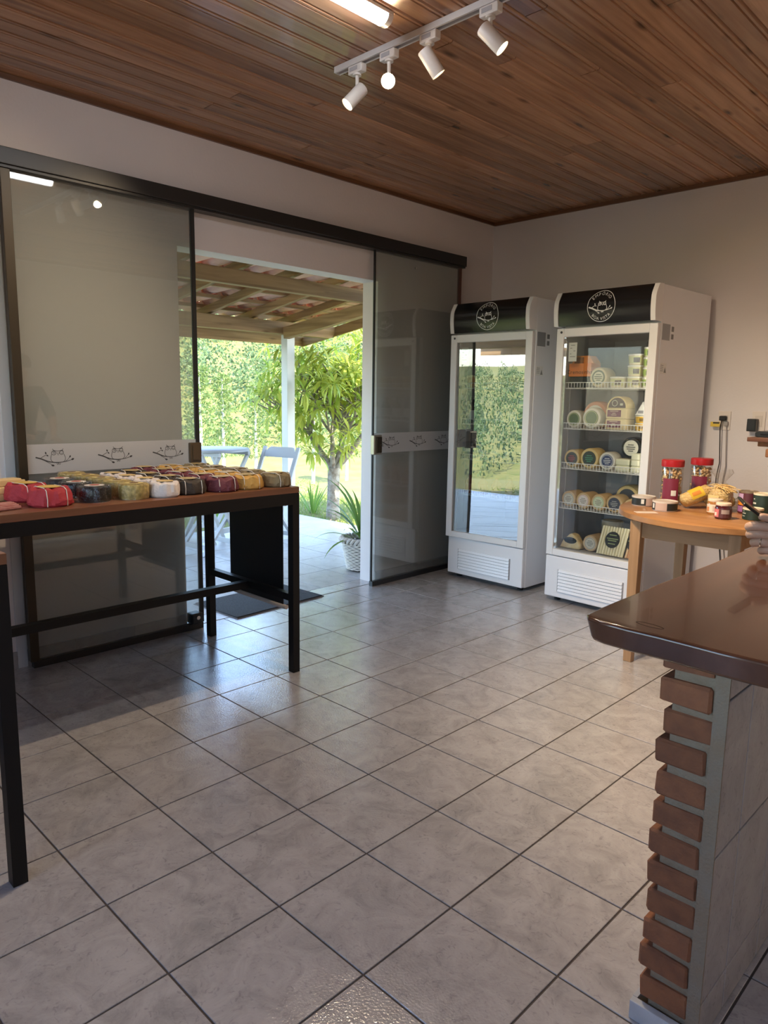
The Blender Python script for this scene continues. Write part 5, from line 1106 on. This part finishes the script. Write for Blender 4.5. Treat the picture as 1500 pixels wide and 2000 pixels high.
J = dict(pelvis=((PX, PY, 0.93), 0.13), waist=((PX-0.01, PY, 1.08), 0.12), chest=((PX-0.02, PY, 1.27), 0.14), nbase=((PX-0.02, PY, 1.42), 0.075), neck=((PX-0.04, PY, 1.48), 0.052), head=((PX-0.07, PY, 1.58), 0.082), crown=((PX-0.06, PY, 1.66), 0.075),
  nose=((PX-0.165, PY, 1.565), 0.012), chin=((PX-0.125, PY, 1.50), 0.03),
  hipl=((PX, PY-0.10, 0.88), 0.085), kneel=((PX-0.01, PY-0.10, 0.48), 0.055), ankl=((PX+0.02, PY-0.10, 0.09), 0.038), toel=((PX-0.12, PY-0.11, 0.035), 0.03),
  hipr=((PX, PY+0.10, 0.88), 0.085), kneer=((PX-0.01, PY+0.10, 0.48), 0.055), ankr=((PX+0.02, PY+0.10, 0.09), 0.038), toer=((PX-0.12, PY+0.11, 0.035), 0.03),
  shl=((PX-0.02, PY-0.19, 1.37), 0.058), ell=((PX-0.26, PY-0.21, 1.09), 0.042), wrl=((3.20, -2.655, 0.958), 0.029), pal=((3.110, -2.655, 0.962), 0.036),
  shr=((PX-0.02, PY+0.19, 1.37), 0.058), elr=((PX-0.18, PY+0.24, 1.10), 0.042), wrr=((PX-0.38, PY+0.16, 0.965), 0.027), par=((PX-0.45, PY+0.14, 0.945), 0.03))
E_ = [('pelvis', 'waist'), ('waist', 'chest'), ('chest', 'nbase'), ('nbase', 'neck'), ('neck', 'head'), ('head', 'crown'), ('head', 'nose'), ('neck', 'chin'),
  ('pelvis', 'hipl'), ('hipl', 'kneel'), ('kneel', 'ankl'), ('ankl', 'toel'), ('pelvis', 'hipr'), ('hipr', 'kneer'), ('kneer', 'ankr'), ('ankr', 'toer'),
  ('chest', 'shl'), ('shl', 'ell'), ('ell', 'wrl'), ('wrl', 'pal'), ('chest', 'shr'), ('shr', 'elr'), ('elr', 'wrr'), ('wrr', 'par')]
for k, (nm, z, s) in enumerate((('idx', 1.000, 1.0), ('mid', 0.976, 1.04), ('rng', 0.952, 0.98), ('pky', 0.929, 0.84))):
    a = 0.0148 if k < 3 else 0.0125; o_ = -0.022+0.004*k+0.0015*k*k                # each finger curls round the phone's lower end
    J[nm+'0'] = ((3.085+o_, -2.690+0.004*k, z-0.002*k), a*1.2); J[nm+'1'] = ((3.085+o_-0.045*s, -2.712+0.005*k, z+0.002), a*1.12); J[nm+'2'] = ((3.085+o_-0.072*s, -2.690+0.005*k, z-0.008), a); J[nm+'3'] = ((3.085+o_-0.062*s, -2.655+0.003*k, z-0.012), a*0.85)
    E_ += [('pal', nm+'0'), (nm+'0', nm+'1'), (nm+'1', nm+'2'), (nm+'2', nm+'3')]
    J['r'+nm] = ((PX-0.52-0.01*k, PY+0.11+0.022*k, 0.925), 0.0095); J['s'+nm] = ((PX-0.565-0.008*k, PY+0.11+0.023*k, 0.913), 0.0085); E_ += [('par', 'r'+nm), ('r'+nm, 's'+nm)]
J['th1'] = ((3.100, -2.660, 1.004), 0.0175); J['th2'] = ((3.062, -2.698, 1.026), 0.0140); J['th3'] = ((3.026, -2.722, 1.034), 0.0115)
E_ += [('pal', 'th1'), ('th1', 'th2'), ('th2', 'th3')]
J['rt1'] = ((PX-0.46, PY+0.09, 0.94), 0.012); J['rt2'] = ((PX-0.50, PY+0.065, 0.925), 0.010); E_ += [('par', 'rt1'), ('rt1', 'rt2')]
skinned('body', J, E_, 'pelvis', skin_m, pe, 2)
sub = lambda ks, add: {k: (J[k][0], (J[k][1] if not isinstance(J[k][1], tuple) else J[k][1][0])+add) for k in ks}
sj = sub(['pelvis', 'waist', 'chest', 'nbase', 'shl', 'ell', 'shr', 'elr'], 0.013)
skinned('shirt', sj, [('pelvis', 'waist'), ('waist', 'chest'), ('chest', 'nbase'), ('chest', 'shl'), ('shl', 'ell'), ('chest', 'shr'), ('shr', 'elr')], 'pelvis', mat('dark green cotton', (0.02, 0.035, 0.03), 0.85), pe)
tj = sub(['pelvis', 'hipl', 'kneel', 'ankl', 'hipr', 'kneer', 'ankr'], 0.016)
skinned('trousers', tj, [('pelvis', 'hipl'), ('hipl', 'kneel'), ('kneel', 'ankl'), ('pelvis', 'hipr'), ('hipr', 'kneer'), ('kneer', 'ankr')], 'pelvis', mat('dark denim', (0.02, 0.03, 0.06), 0.85), pe)
for s_ in (-1, 1): MB().prism([(-0.17, 0), (0.06, 0), (0.06, 0.06), (0.0, 0.075), (-0.15, 0.04)], lambda p, s_=s_: (PX+p[0]+0.01, PY+s_*0.10-0.045, p[1]), lambda p, s_=s_: (PX+p[0]+0.01, PY+s_*0.10+0.045, p[1])).build('shoe', mat('black rubber', (0.01, 0.01, 0.01), 0.6), pe, bevel=0.01)
MB().lathe([(0.105, -0.02), (0.112, 0.03), (0.095, 0.08), (0.05, 0.11), (0.01, 0.118)], 24, c=(PX-0.045, PY, 1.62)).build('hair', mat('dark brown hair', (0.03, 0.018, 0.012), 0.6, bump=(200, 0.6)), pe, 60)
for s_ in (-1, 1):
    MB().lathe([(0.002, -0.011), (0.009, -0.006), (0.011, 0), (0.009, 0.006), (0.002, 0.011)], 12, c=(PX-0.145, PY+s_*0.032, 1.585)).build('eye', mat('eye white', (0.7, 0.7, 0.7), 0.3), pe, 60)
MB().box(PX-0.15, PX-0.142, PY-0.022, PY+0.022, 1.527, 1.535).build('mouth', mat('lip', (0.35, 0.13, 0.11), 0.5), pe, bevel=0.003)
MB().tube([(3.034-0.003*math.cos(a), -2.6985+0.0168*math.cos(a), 0.953+0.0168*math.sin(a)) for a in np.linspace(0, 2*PI, 17)], 0.0016, 6, False).build('finger_ring', mat('silver', (0.7, 0.68, 0.64), 0.2, 1.0), pe, 40)
ph = thing('phone', 'slim black phone held above the counter slab at the right edge', 'phone', (0, 0, 0))
a = Vector((3.054, -2.655, 1.001)); b_ = Vector((2.974, -2.724, 1.076)); d = (b_-a).normalized()
MB().bar(a-d*0.01, b_, 0.072, 0.008, (0.25, -0.05, 1)).build('case', mat('black plastic', (0.012, 0.012, 0.012), 0.35), ph, bevel=0.003)
n_ = d.cross(d.cross(Vector((0.25, -0.05, 1)))).normalized()*-0.0045
MB().bar(a+n_, b_+n_-d*0.006, 0.064, 0.0008, (0.25, -0.05, 1)).build('screen', mat('black gloss sign', (0.012, 0.012, 0.013), 0.17), ph)

# ------------------------------------------------------------------ outside: ground, lawn, hillside
def hgt(x, y):
    t = max(0.0, -x-3.6, y-1.1 if x < -0.1 else 0.0, -y-7.5)
    r = math.hypot(x+3, y+2); th = math.degrees(math.atan2(y+2, -x-3)) if x < -3 or y > -2 else -60
    crest = 1.1+max(0.0, min(1.0, (th+38)/62))*8.0
    z = -0.04-0.30*max(0, t-0.6) if t < 12 else -3.5
    if t >= 12: z = -3.5-9.5*min(1, (r-14)/95)
    if r > 110: z = -13+(math.tan(math.radians(crest))*430+13)*((r-110)/330)**1.15
    if r > 30: z += 1.6*math.sin(x*0.045+1)*math.cos(y*0.05)*min(1, (r-30)/60)
    return z
xs = np.concatenate([[-0.15, -1.5, -2.6, -3.0, -3.4, -3.8, -4.4, -5.2, -6.5, -8, -10, -13, -17, -22, -29, -38, -50, -65, -82], -np.linspace(100, 480, 40)])
ys_ = np.concatenate([-np.linspace(480, 90, 34), [-70, -52, -38, -28, -20, -14, -10, -8, -6, -4, -2, -0.5, 0.25, 0.7, 1.1, 1.6, 2.4, 3.5, 5, 7, 10, 14, 19, 26, 35, 48, 66, 85], np.linspace(100, 480, 40)])
g = MB()
for x in xs:
    for y in ys_: g.v.append((x, y, hgt(x, y) if not (x > -2.6 and y < 0.3) else -0.16))
m = len(ys_)
for i in range(len(xs)-1):
    for j in range(m-1): g.f.append((i*m+j, i*m+j+1, (i+1)*m+j+1, (i+1)*m+j))
meadow = mat('sunny meadow', (0.115, 0.125, 0.022), 0.95, mottle=(0.35, (0.18, 0.16, 0.04), 0.9), bump=(3, 0.6))
structure('ground', 'grassy ground falling from the garden to a sunny hillside', g.build('ground', meadow, None, 60))

def leaf_cloud(n, centre, rad, size, seed, shell=0.55, droop=0.0, shape=2.6):
    """n pointed leaves scattered in an ellipsoid crown -> numpy verts, faces (4 corners each)"""
    R = np.random.default_rng(seed); u = R.normal(size=(n, 3)); u /= np.linalg.norm(u, axis=1)[:, None]
    p = u*(shell+(1-shell)*R.random((n, 1))**0.5)*np.array(rad)+np.array(centre)
    d = u+R.normal(size=(n, 3))*0.7; d[:, 2] -= droop; d /= np.linalg.norm(d, axis=1)[:, None]
    s = np.cross(d, R.normal(size=(n, 3))); s /= np.linalg.norm(s, axis=1)[:, None]
    L = size*(0.7+0.6*R.random((n, 1)))
    q = np.stack([p, p+d*L*0.45+s*L/shape*0.5, p+d*L, p+d*L*0.45-s*L/shape*0.5], 1)
    return q.reshape(-1, 3)
def cloud_obj(name, verts, m, parent=None, kind='stuff'):
    me = bpy.data.meshes.new(name); n = len(verts)//4
    me.vertices.add(len(verts)); me.vertices.foreach_set('co', np.asarray(verts, dtype=np.float32).ravel())
    me.loops.add(n*4); me.loops.foreach_set('vertex_index', np.arange(n*4, dtype=np.int32))
    me.polygons.add(n); me.polygons.foreach_set('loop_start', np.arange(0, n*4, 4, dtype=np.int32)); me.polygons.foreach_set('loop_total', np.full(n, 4, dtype=np.int32))
    me.update(calc_edges=True); me.materials.append(m)
    o = bpy.data.objects.new(name, me); COL.objects.link(o); o.parent = parent
    if kind: o['kind'] = kind
    return o
forest_m = leafmat('forest leaves', (0.03, 0.07, 0.03), (0.19, 0.26, 0.095), 0.6)
R_ = np.random.default_rng(5); parts = []
for k in range(1500):
    r = 135+300*R_.random()**0.9; th = math.radians(-62+140*R_.random()); x = -3-r*math.cos(th); y = -2+r*math.sin(th)
    if math.degrees(th) < -15 and R_.random() < 0.45: continue
    rad = 3.0+2.6*R_.random(); parts.append(leaf_cloud(210, (x, y, hgt(x, y)+rad*0.9), (rad, rad, rad*1.25), 0.85, k, 0.7, shape=1.5))
o = cloud_obj('hillside_forest', np.concatenate(parts), forest_m); tag(o, 'dense sunlit forest covering the hillside beyond the veranda', 'forest')
R_ = np.random.default_rng(8); gv = []
for k in range(9000):
    if k < 6500: x = R_.uniform(-4.6, -0.2); y = R_.uniform(0.30, 1.9)
    else: x = R_.uniform(-4.8, -2.72); y = R_.uniform(-6.5, 0.3)
    if x > -2.95 and y < 0.3: x -= 0.3
    z = hgt(x, y); a = R_.uniform(0, 6.28); h = R_.uniform(0.025, 0.06); w = 0.004; dx, dy = math.cos(a), math.sin(a); lx, ly = R_.normal(size=2)*0.02
    gv += [(x-dx*w, y-dy*w, z), (x+dx*w, y+dy*w, z), (x+lx+dx*0.001, y+ly, z+h), (x+lx-dx*0.001, y+ly, z+h)]
o = cloud_obj('lawn_grass', np.array(gv), leafmat('lawn blades', (0.14, 0.24, 0.04), (0.30, 0.36, 0.09))); tag(o, 'short green lawn grass along the edge of the paving', 'grass')

# garden tree with rosettes of long pointed leaves
def leaf_mesh(name, L, W, m, fold=0.25, droop=0.25):
    vs = []
    for t, w in ((0, 0.06), (0.3, 0.8), (0.62, 1.0), (0.85, 0.6), (1.0, 0.02)):
        z = -droop*L*t*t; vs += [(t*L, -w*W/2, z+fold*W*w*0.5), (t*L, 0, z), (t*L, w*W/2, z+fold*W*w*0.5)]
    fs = []
    for k in range(4): fs += [(3*k, 3*k+1, 3*k+4, 3*k+3), (3*k+1, 3*k+2, 3*k+5, 3*k+4)]
    return MB().add(vs, fs).mesh(name, m, 60)
gleaf = leafmat('garden tree leaves', (0.28, 0.40, 0.06), (0.62, 0.64, 0.13))
bark = mat('grey brown bark', (0.17, 0.13, 0.10), 0.95, mottle=(18, (0.34, 0.32, 0.28), 0.9), bump=(45, 1.0))
TB_ = Vector((-2.56, 0.52, -0.06))
tree = thing('garden_tree', 'small garden tree with bright rosettes of long leaves beside the veranda post', 'tree', TB_)
r = random.Random(12)
MB().tube([(0, 0, -0.05), (0.005, 0, 0.03), (0.0, 0.005, 0.2), (0.01, 0.0, 0.42), (0.015, 0.0, 0.62)], [0.115, 0.085, 0.072, 0.070, 0.072], 14).build('trunk', bark, tree, 60)
tips = []
CR = Vector((0.03, 0.04, 1.65))
def grow(p, d, L, rad, depth, mb):
    pts = [p]; q = p.copy(); dd = d.copy()
    for k in range(4):
        dd = (dd+Vector((r.uniform(-.22, .22), r.uniform(-.22, .22), r.uniform(-.02, .24)))).normalized(); q = q+dd*L/4; pts.append(q.copy())
    mb.tube(pts, [rad, rad*0.92, rad*0.82, rad*0.72, rad*0.62], 8 if depth == 0 else 5)
    if depth == 2: tips.append((q, dd)); return
    n = 5 if depth == 0 else 4
    for k in range(n):
        a = 2*PI*(k+r.random()*0.6)/n; side = dd.orthogonal().normalized(); side.rotate(Matrix.Rotation(a, 3, dd))
        grow(q if depth else q, (dd*0.75+side*r.uniform(0.45, 0.9)).normalized(), L*r.uniform(0.72, 1.0), rad*0.5, depth+1, mb)
    if depth == 1: tips.append((q, dd))
for k, (dx, dy, L, rad) in enumerate(((-0.55, -0.35, 0.52, 0.045), (0.30, 0.20, 0.45, 0.045), (0.55, 0.45, 0.55, 0.042), (-0.1, 0.6, 0.5, 0.036), (0.05, -0.45, 0.45, 0.034))):
    mb = MB(); grow(Vector((0.012, 0.0, 0.58)), Vector((dx, dy, 0.8)).normalized(), L, rad, 0, mb); mb.build('branch', bark, tree, 60)
lms = [leaf_mesh('leaf', L, W, gleaf, droop=dr) for L, W, dr in ((0.165, 0.036, 0.3), (0.14, 0.031, 0.15), (0.185, 0.040, 0.45))]
# extra rosettes fill the crown
for k in range(175):
    u = Vector((r.gauss(0, 1), r.gauss(0, 1), r.gauss(0, 1))).normalized()*r.uniform(0.5, 1.0)
    tips.append((CR+Vector((u.x*1.0, u.y*1.0, u.z*1.0)), (u+Vector((0, 0, 0.5))).normalized()))
allleaf = []
for (p, d) in tips:
    n = r.randint(13, 18)
    for k in range(n):
        a = k*2.4+r.random()*0.3; el = r.uniform(-0.35, 0.9); side = d.orthogonal().normalized(); side.rotate(Matrix.Rotation(a, 3, d))
        v = (side*math.cos(el)+d*math.sin(el)).normalized()
        allleaf.append((p+v*0.012, v, r.randrange(3), r.uniform(0.75, 1.15)))
def clear_of_house(q):
    w = q[0]+q[1]*0.1+TB_
    if abs(w.x+2.405) < 0.17 and abs(w.y+0.25) < 0.17: return False
    return not (w.z > 1.86 and w.y < 0.48 and w.x > -3.1)
allleaf = [q for q in allleaf if clear_of_house(q)]
vd = Vector((3.72, -5.04, 1.37))-TB_
allleaf.sort(key=lambda q: -(q[0].dot(vd.normalized())))
def leaf_matrix(p, v, s):
    x = v.normalized(); zax = Vector((0, 0, 1)); y = zax.cross(x)
    y = y.normalized() if y.length > 1e-3 else Vector((0, 1, 0)); z = x.cross(y)
    return Matrix.Translation(p) @ Matrix(((x.x, y.x, z.x, 0), (x.y, y.y, z.y, 0), (x.z, y.z, z.z, 0), (0, 0, 0, 1))) @ Matrix.Diagonal((s, s, s, 1))
fol = MB()
for k, (p, v, i, s) in enumerate(allleaf):
    Mx = leaf_matrix(p, v, s)
    if k < 290:
        o = inst('leaf', lms[i], tree); o.matrix_local = Mx
    else: fol.add([Mx @ q.co for q in lms[i].vertices], [tuple(f.vertices) for f in lms[i].polygons])
fol.build('foliage', gleaf, tree, 60, kind='stuff')

def strap_plant(t, n, L, W, m, seed, el=(0.4, 1.4), base=0.02, bend=0.9, nm='leaf', centre=(0, 0, 0), wallside=False):
    r = random.Random(seed)
    for k in range(n):
        a = 2*PI*k/n*2.618+r.uniform(-.2, .2); e0 = r.uniform(*el); Ln = L*r.uniform(0.7, 1.1)*(0.28 if wallside and math.cos(a) > 0.1 else 1); vs = []; p = Vector(centre)+Vector((math.cos(a), math.sin(a), 0))*base; e = e0; N = 7
        sd_ = Vector((-math.sin(a), math.cos(a), 0))
        for q in range(N+1):
            f = q/N; w = W*(0.55+0.9*f if f < 0.5 else 2.0*(1-f)+0.02)/2; d = Vector((math.cos(a)*math.cos(e), math.sin(a)*math.cos(e), math.sin(e))); nrm = d.cross(sd_)
            vs += [p+sd_*w+nrm*w*0.25, p, p-sd_*w+nrm*w*0.25]; p = p+d*Ln/N; e -= bend*r.uniform(0.8, 1.2)/N*(0.5+f)
        fs = []
        for q in range(N): fs += [(3*q, 3*q+1, 3*q+4, 3*q+3), (3*q+1, 3*q+2, 3*q+5, 3*q+4)]
        MB().add(vs, fs).build(nm, m, t, 60)
lilym = leafmat('strap leaves', (0.07, 0.16, 0.03), (0.22, 0.36, 0.07), 0.35)
t = thing('lily_clump', 'clump of upright strap leaves on the lawn between post and tree', 'plant', (-3.02, 0.60, -0.08)); strap_plant(t, 20, 0.50, 0.022, lilym, 3, (0.9, 1.45), bend=0.6)
t = thing('lily_clump', 'low clump of strap leaves on the lawn behind the folding table', 'plant', (-3.3, -0.6, -0.06)); strap_plant(t, 18, 0.42, 0.022, lilym, 8, (0.8, 1.4), bend=0.7)
t = thing('potted_plant', 'strap leaved plant growing in the woven planter', 'plant', (-0.375, -1.10, 0.0))
strap_plant(t, 22, 0.62, 0.034, lilym, 21, (0.75, 1.5), 0.02, 1.3, centre=(0, 0, 0.262), wallside=True); strap_plant(t, 9, 0.30, 0.03, lilym, 22, (-0.1, 0.6), 0.10, 1.3, centre=(0, 0, 0.262), wallside=True)
MB().lathe([(0.002, 0.24), (0.03, 0.26), (0.028, 0.30), (0.01, 0.33)], 10).build('stem', mat('green stem', (0.12, 0.18, 0.05), 0.6), t, 60)
t = thing('woven_planter', 'pale rope woven planter standing on the paving beside the door jamb', 'planter', (-0.375, -1.10, 0))
MB().lathe([(0.105, 0.012), (0.112, 0.02), (0.150, 0.225), (0.142, 0.225), (0.10, 0.03)], 30, capt=False).build('liner', mat('dark planter soil', (0.05, 0.045, 0.04), 0.9), t, 50)
MB().lathe([(0.002, 0.225), (0.145, 0.225)], 24, capb=False, capt=False).build('soil', mat('dark planter soil', (0.05, 0.045, 0.04), 0.9), t)
rope = mat('pale woven rope', (0.66, 0.62, 0.56), 0.85, vary=0.08); b = MB(); NS = 30; NR = 15
for i in range(NR):
    z = 0.02+i*0.0142; rr = 0.112+0.040*(z/0.22)
    b.tube([((rr+0.007+0.005*math.sin(k*PI+i*PI))*math.cos(2*PI*k/NS), (rr+0.007+0.005*math.sin(k*PI+PI/2+i*PI)*1.0)*math.sin(2*PI*k/NS), z+0.0025*math.cos(k*PI+i*PI)) for k in range(NS+1)], [0.0065 if (k+i) % 2 else 0.0045 for k in range(NS+1)], 6, False)
b.build('woven_wall', rope, t, 60)
b = MB()
for k in range(30):
    a = 2*PI*k/30; b.tube([(rr_*math.cos(a+da), rr_*math.sin(a+da), zz) for rr_, zz, da in ((0.150, 0.228, -0.10), (0.168, 0.238, -0.03), (0.176, 0.252, 0.04), (0.165, 0.266, 0.11), (0.148, 0.262, 0.16))], 0.013, 6)
b.build('braided_rim', rope, t, 60)
MB().lathe([(0.10, 0), (0.105, 0.014)], 24).build('base_ring', mat('dark planter soil', (0.05, 0.045, 0.04), 0.9), t)

# folding table and chairs on the veranda
whitew = mat('white painted folding wood', (0.42, 0.44, 0.46), 0.45)
ft = thing('folding_table', 'small round white folding table on the veranda paving', 'table', (-2.33, -1.19, 0), 0.25)
MB().lathe([(0.315, 0.838), (0.32, 0.842), (0.32, 0.858), (0.312, 0.864)], 44).build('tabletop', whitew, ft, 40)
for s_ in (-1, 1):
    MB().bar((-0.24, s_*0.20, 0), (0.22, s_*0.20, 0.80), 0.022, 0.045, (0, 1, 0)).build('leg', whitew, ft)
    MB().bar((0.24, s_*0.165, 0), (-0.22, s_*0.165, 0.80), 0.022, 0.045, (0, 1, 0)).build('leg', whitew, ft)
for xx, yy, z in ((-0.19, 0.20, 0.09), (0.19, 0.165, 0.09)): MB().bar((xx, -yy, z), (xx, yy, z), 0.022, 0.05).build('crossbar', whitew, ft)
MB().box(-0.24, 0.24, -0.22, -0.185, 0.80, 0.838).build('support_batten', whitew, ft); MB().box(-0.24, 0.24, 0.185, 0.22, 0.80, 0.838).build('support_batten', whitew, ft)
MB().tube([(0, -0.222, 0.415), (0, 0.222, 0.415)], 0.008, 8).build('pivot_rod', whitew, ft)
fc = thing('folding_chair', 'white wooden folding chair with notched top slat between table and post', 'chair', (-1.81, -0.97, 0), math.radians(-76), 'white folding chairs')
for s_ in (-1, 1):
    MB().bar((0.20, s_*0.20, 0), (-0.225, s_*0.20, 0.885), 0.020, 0.040, (0, 1, 0)).build('leg', whitew, fc)           # front foot rises to the back top
    MB().bar((-0.20, s_*0.168, 0), (0.17, s_*0.168, 0.45), 0.020, 0.040, (0, 1, 0)).build('leg', whitew, fc)
for k in range(6): MB().bar((-0.10+k*0.056, -0.178, 0.458), (-0.10+k*0.056, 0.178, 0.458), 0.046, 0.016).build('seat_slat', whitew, fc)
sl_ = [(-0.19, 0), (0.19, 0), (0.19, 0.055), (0.165, 0.06), (0.15, 0.085), (0.125, 0.095), (-0.125, 0.095), (-0.15, 0.085), (-0.165, 0.06), (-0.19, 0.055)]
f_ = lambda off: (lambda p: (-0.180-p[1]*0.48+off, p[0], 0.79+p[1]))
MB().prism(sl_, f_(0.009), f_(-0.009)).build('back_slat', whitew, fc)
MB().bar((0.165, -0.20, 0.075), (0.165, 0.20, 0.075), 0.018, 0.04).build('crossbar', whitew, fc); MB().bar((-0.15, -0.168, 0.065), (-0.15, 0.168, 0.065), 0.018, 0.04).build('crossbar', whitew, fc)
MB().tube([(0.168, -0.195, 0.447), (0.168, 0.195, 0.447)], 0.010, 8).build('seat_rod', whitew, fc)
dup(fc, (-1.78, -1.62, 0), math.radians(95), 'white wooden folding chair half hidden behind the wall left of the doorway')

# trees, bushes and plants farther off
crown_m = [leafmat('bush leaves %d' % k, a, b_) for k, (a, b_) in enumerate((((0.16, 0.24, 0.05), (0.38, 0.42, 0.10)), ((0.09, 0.15, 0.04), (0.24, 0.30, 0.09)), ((0.26, 0.30, 0.08), (0.48, 0.46, 0.16))))]
def bush(name, label, x, y, rad, hh, n, size, mi, group, seed, cat='bush', trunk=0.0):
    z = hgt(x, y); t = thing(name, label, cat, (x, y, z), 0, group)
    cloud_obj('foliage', leaf_cloud(n, (0, 0, trunk+hh*0.5), (rad, rad, hh*0.55), size, seed, 0.5, shape=2.2), crown_m[mi], t)
    MB().tube([(0, 0, -0.1), (0.02, 0, (trunk+hh*0.3)), (0.0, 0.05, trunk+hh*0.6)], [rad*0.09, rad*0.07, rad*0.03], 8).build('trunk', bark, t, 60)
    return t
R_ = random.Random(31)
spots_ = []
while len(spots_) < 16:
    th = math.radians(R_.uniform(24, 52)); rr = R_.uniform(32, 90); q = (-3-rr*math.cos(th), -2+rr*math.sin(th))
    if all(math.hypot(q[0]-p[0], q[1]-p[1]) > 5 for p in spots_): spots_.append(q)
for k, (x, y) in enumerate(spots_):
    bush('meadow_bush', 'yellow green bush on the sunny slope below the forest', x, y, R_.uniform(0.9, 2.2), R_.uniform(1.2, 2.6), 900, 0.17, (0, 2)[k % 2], 'bushes on the slope', 100+k)
for k, (x, y) in enumerate(((-78, 70), (-74, 60), (-82, 56), (-78, 48), (-72, 41))):
    z = hgt(x, y); t = thing('pine_tree', ('slim pale trunked pine before the forest, %s of five' % ('rightmost', 'second from the right', 'middle one', 'second from the left', 'leftmost')[k]), 'tree', (x, y, z), 0, 'pines before the forest')
    MB().tube([(0, 0, -0.5), (0.1, 0, 7), (0, 0, 14)], [0.28, 0.2, 0.07], 8).build('trunk', mat('pale pine bark', (0.40, 0.37, 0.34), 0.9), t, 60)
    cloud_obj('foliage', np.concatenate([leaf_cloud(220, (0, 0, 4.5+q*1.35), (2.7-q*0.25, 2.7-q*0.25, 0.5), 0.5, k*10+q, 0.3) for q in range(8)]), crown_m[1], t)
for k, (x, y, rad, hh, tr_, mi, lb_) in enumerate(((-9.5, -6.6, 1.1, 2.4, 0.8, 1, 'dark green tree nearest the paving'), (-12.4, -11.6, 1.3, 2.2, 0.9, 0, 'light green tree in the middle of the lower garden'), (-8.3, -10.9, 1.0, 1.9, 0.6, 0, 'small light green tree on the left of the lower garden'), (-15.5, -8.6, 1.5, 3.0, 1.0, 1, 'tall dark green tree at the back of the lower garden'), (-13.5, -16.2, 1.6, 2.6, 1.0, 2, 'yellow green tree farthest to the left in the lower garden'), (-7.0, -4.6, 0.6, 1.2, 0.25, 0, 'low round light green bush close to the spiky plants'))):
    bush('background_tree', lb_+', mirrored in the left fridge', x, y, rad, hh, 2600, 0.13, mi, 'trees mirrored in the fridge', 200+k, 'tree', tr_)
for k, (x, y) in enumerate(((-3.9, -3.7), (-4.6, -5.5), (-3.7, -6.4), (-5.6, -4.1))):
    t = thing('agave', 'spiky leaved garden plant beyond the paving, mirrored in the left fridge', 'plant', (x, y, hgt(x, y)), 0, 'spiky plants beyond the paving'); strap_plant(t, 18, 0.75, 0.05, lilym, 50+k, (0.5, 1.4), bend=0.5)
for k in range(7):
    x = -3.0-0.10*(k % 3); y = -3.2-0.42*k; b = bmesh.new(); bmesh.ops.create_icosphere(b, subdivisions=2, radius=0.13+0.03*(k % 3)); rr = random.Random(k)
    for v in b.verts: v.co *= rr.uniform(0.85, 1.12); v.co.z *= 0.65
    me = bpy.data.meshes.new('garden_rock'); b.to_mesh(me); b.free(); me.materials.append(mat('pale garden rock', (0.55, 0.53, 0.48), 0.9, bump=(20, 0.6)))
    tag(inst('garden_rock', me, None, (x, y, hgt(x, y)+0.05)), 'pale rounded rock edging the garden bed', 'rock', 'rocks edging the garden bed')
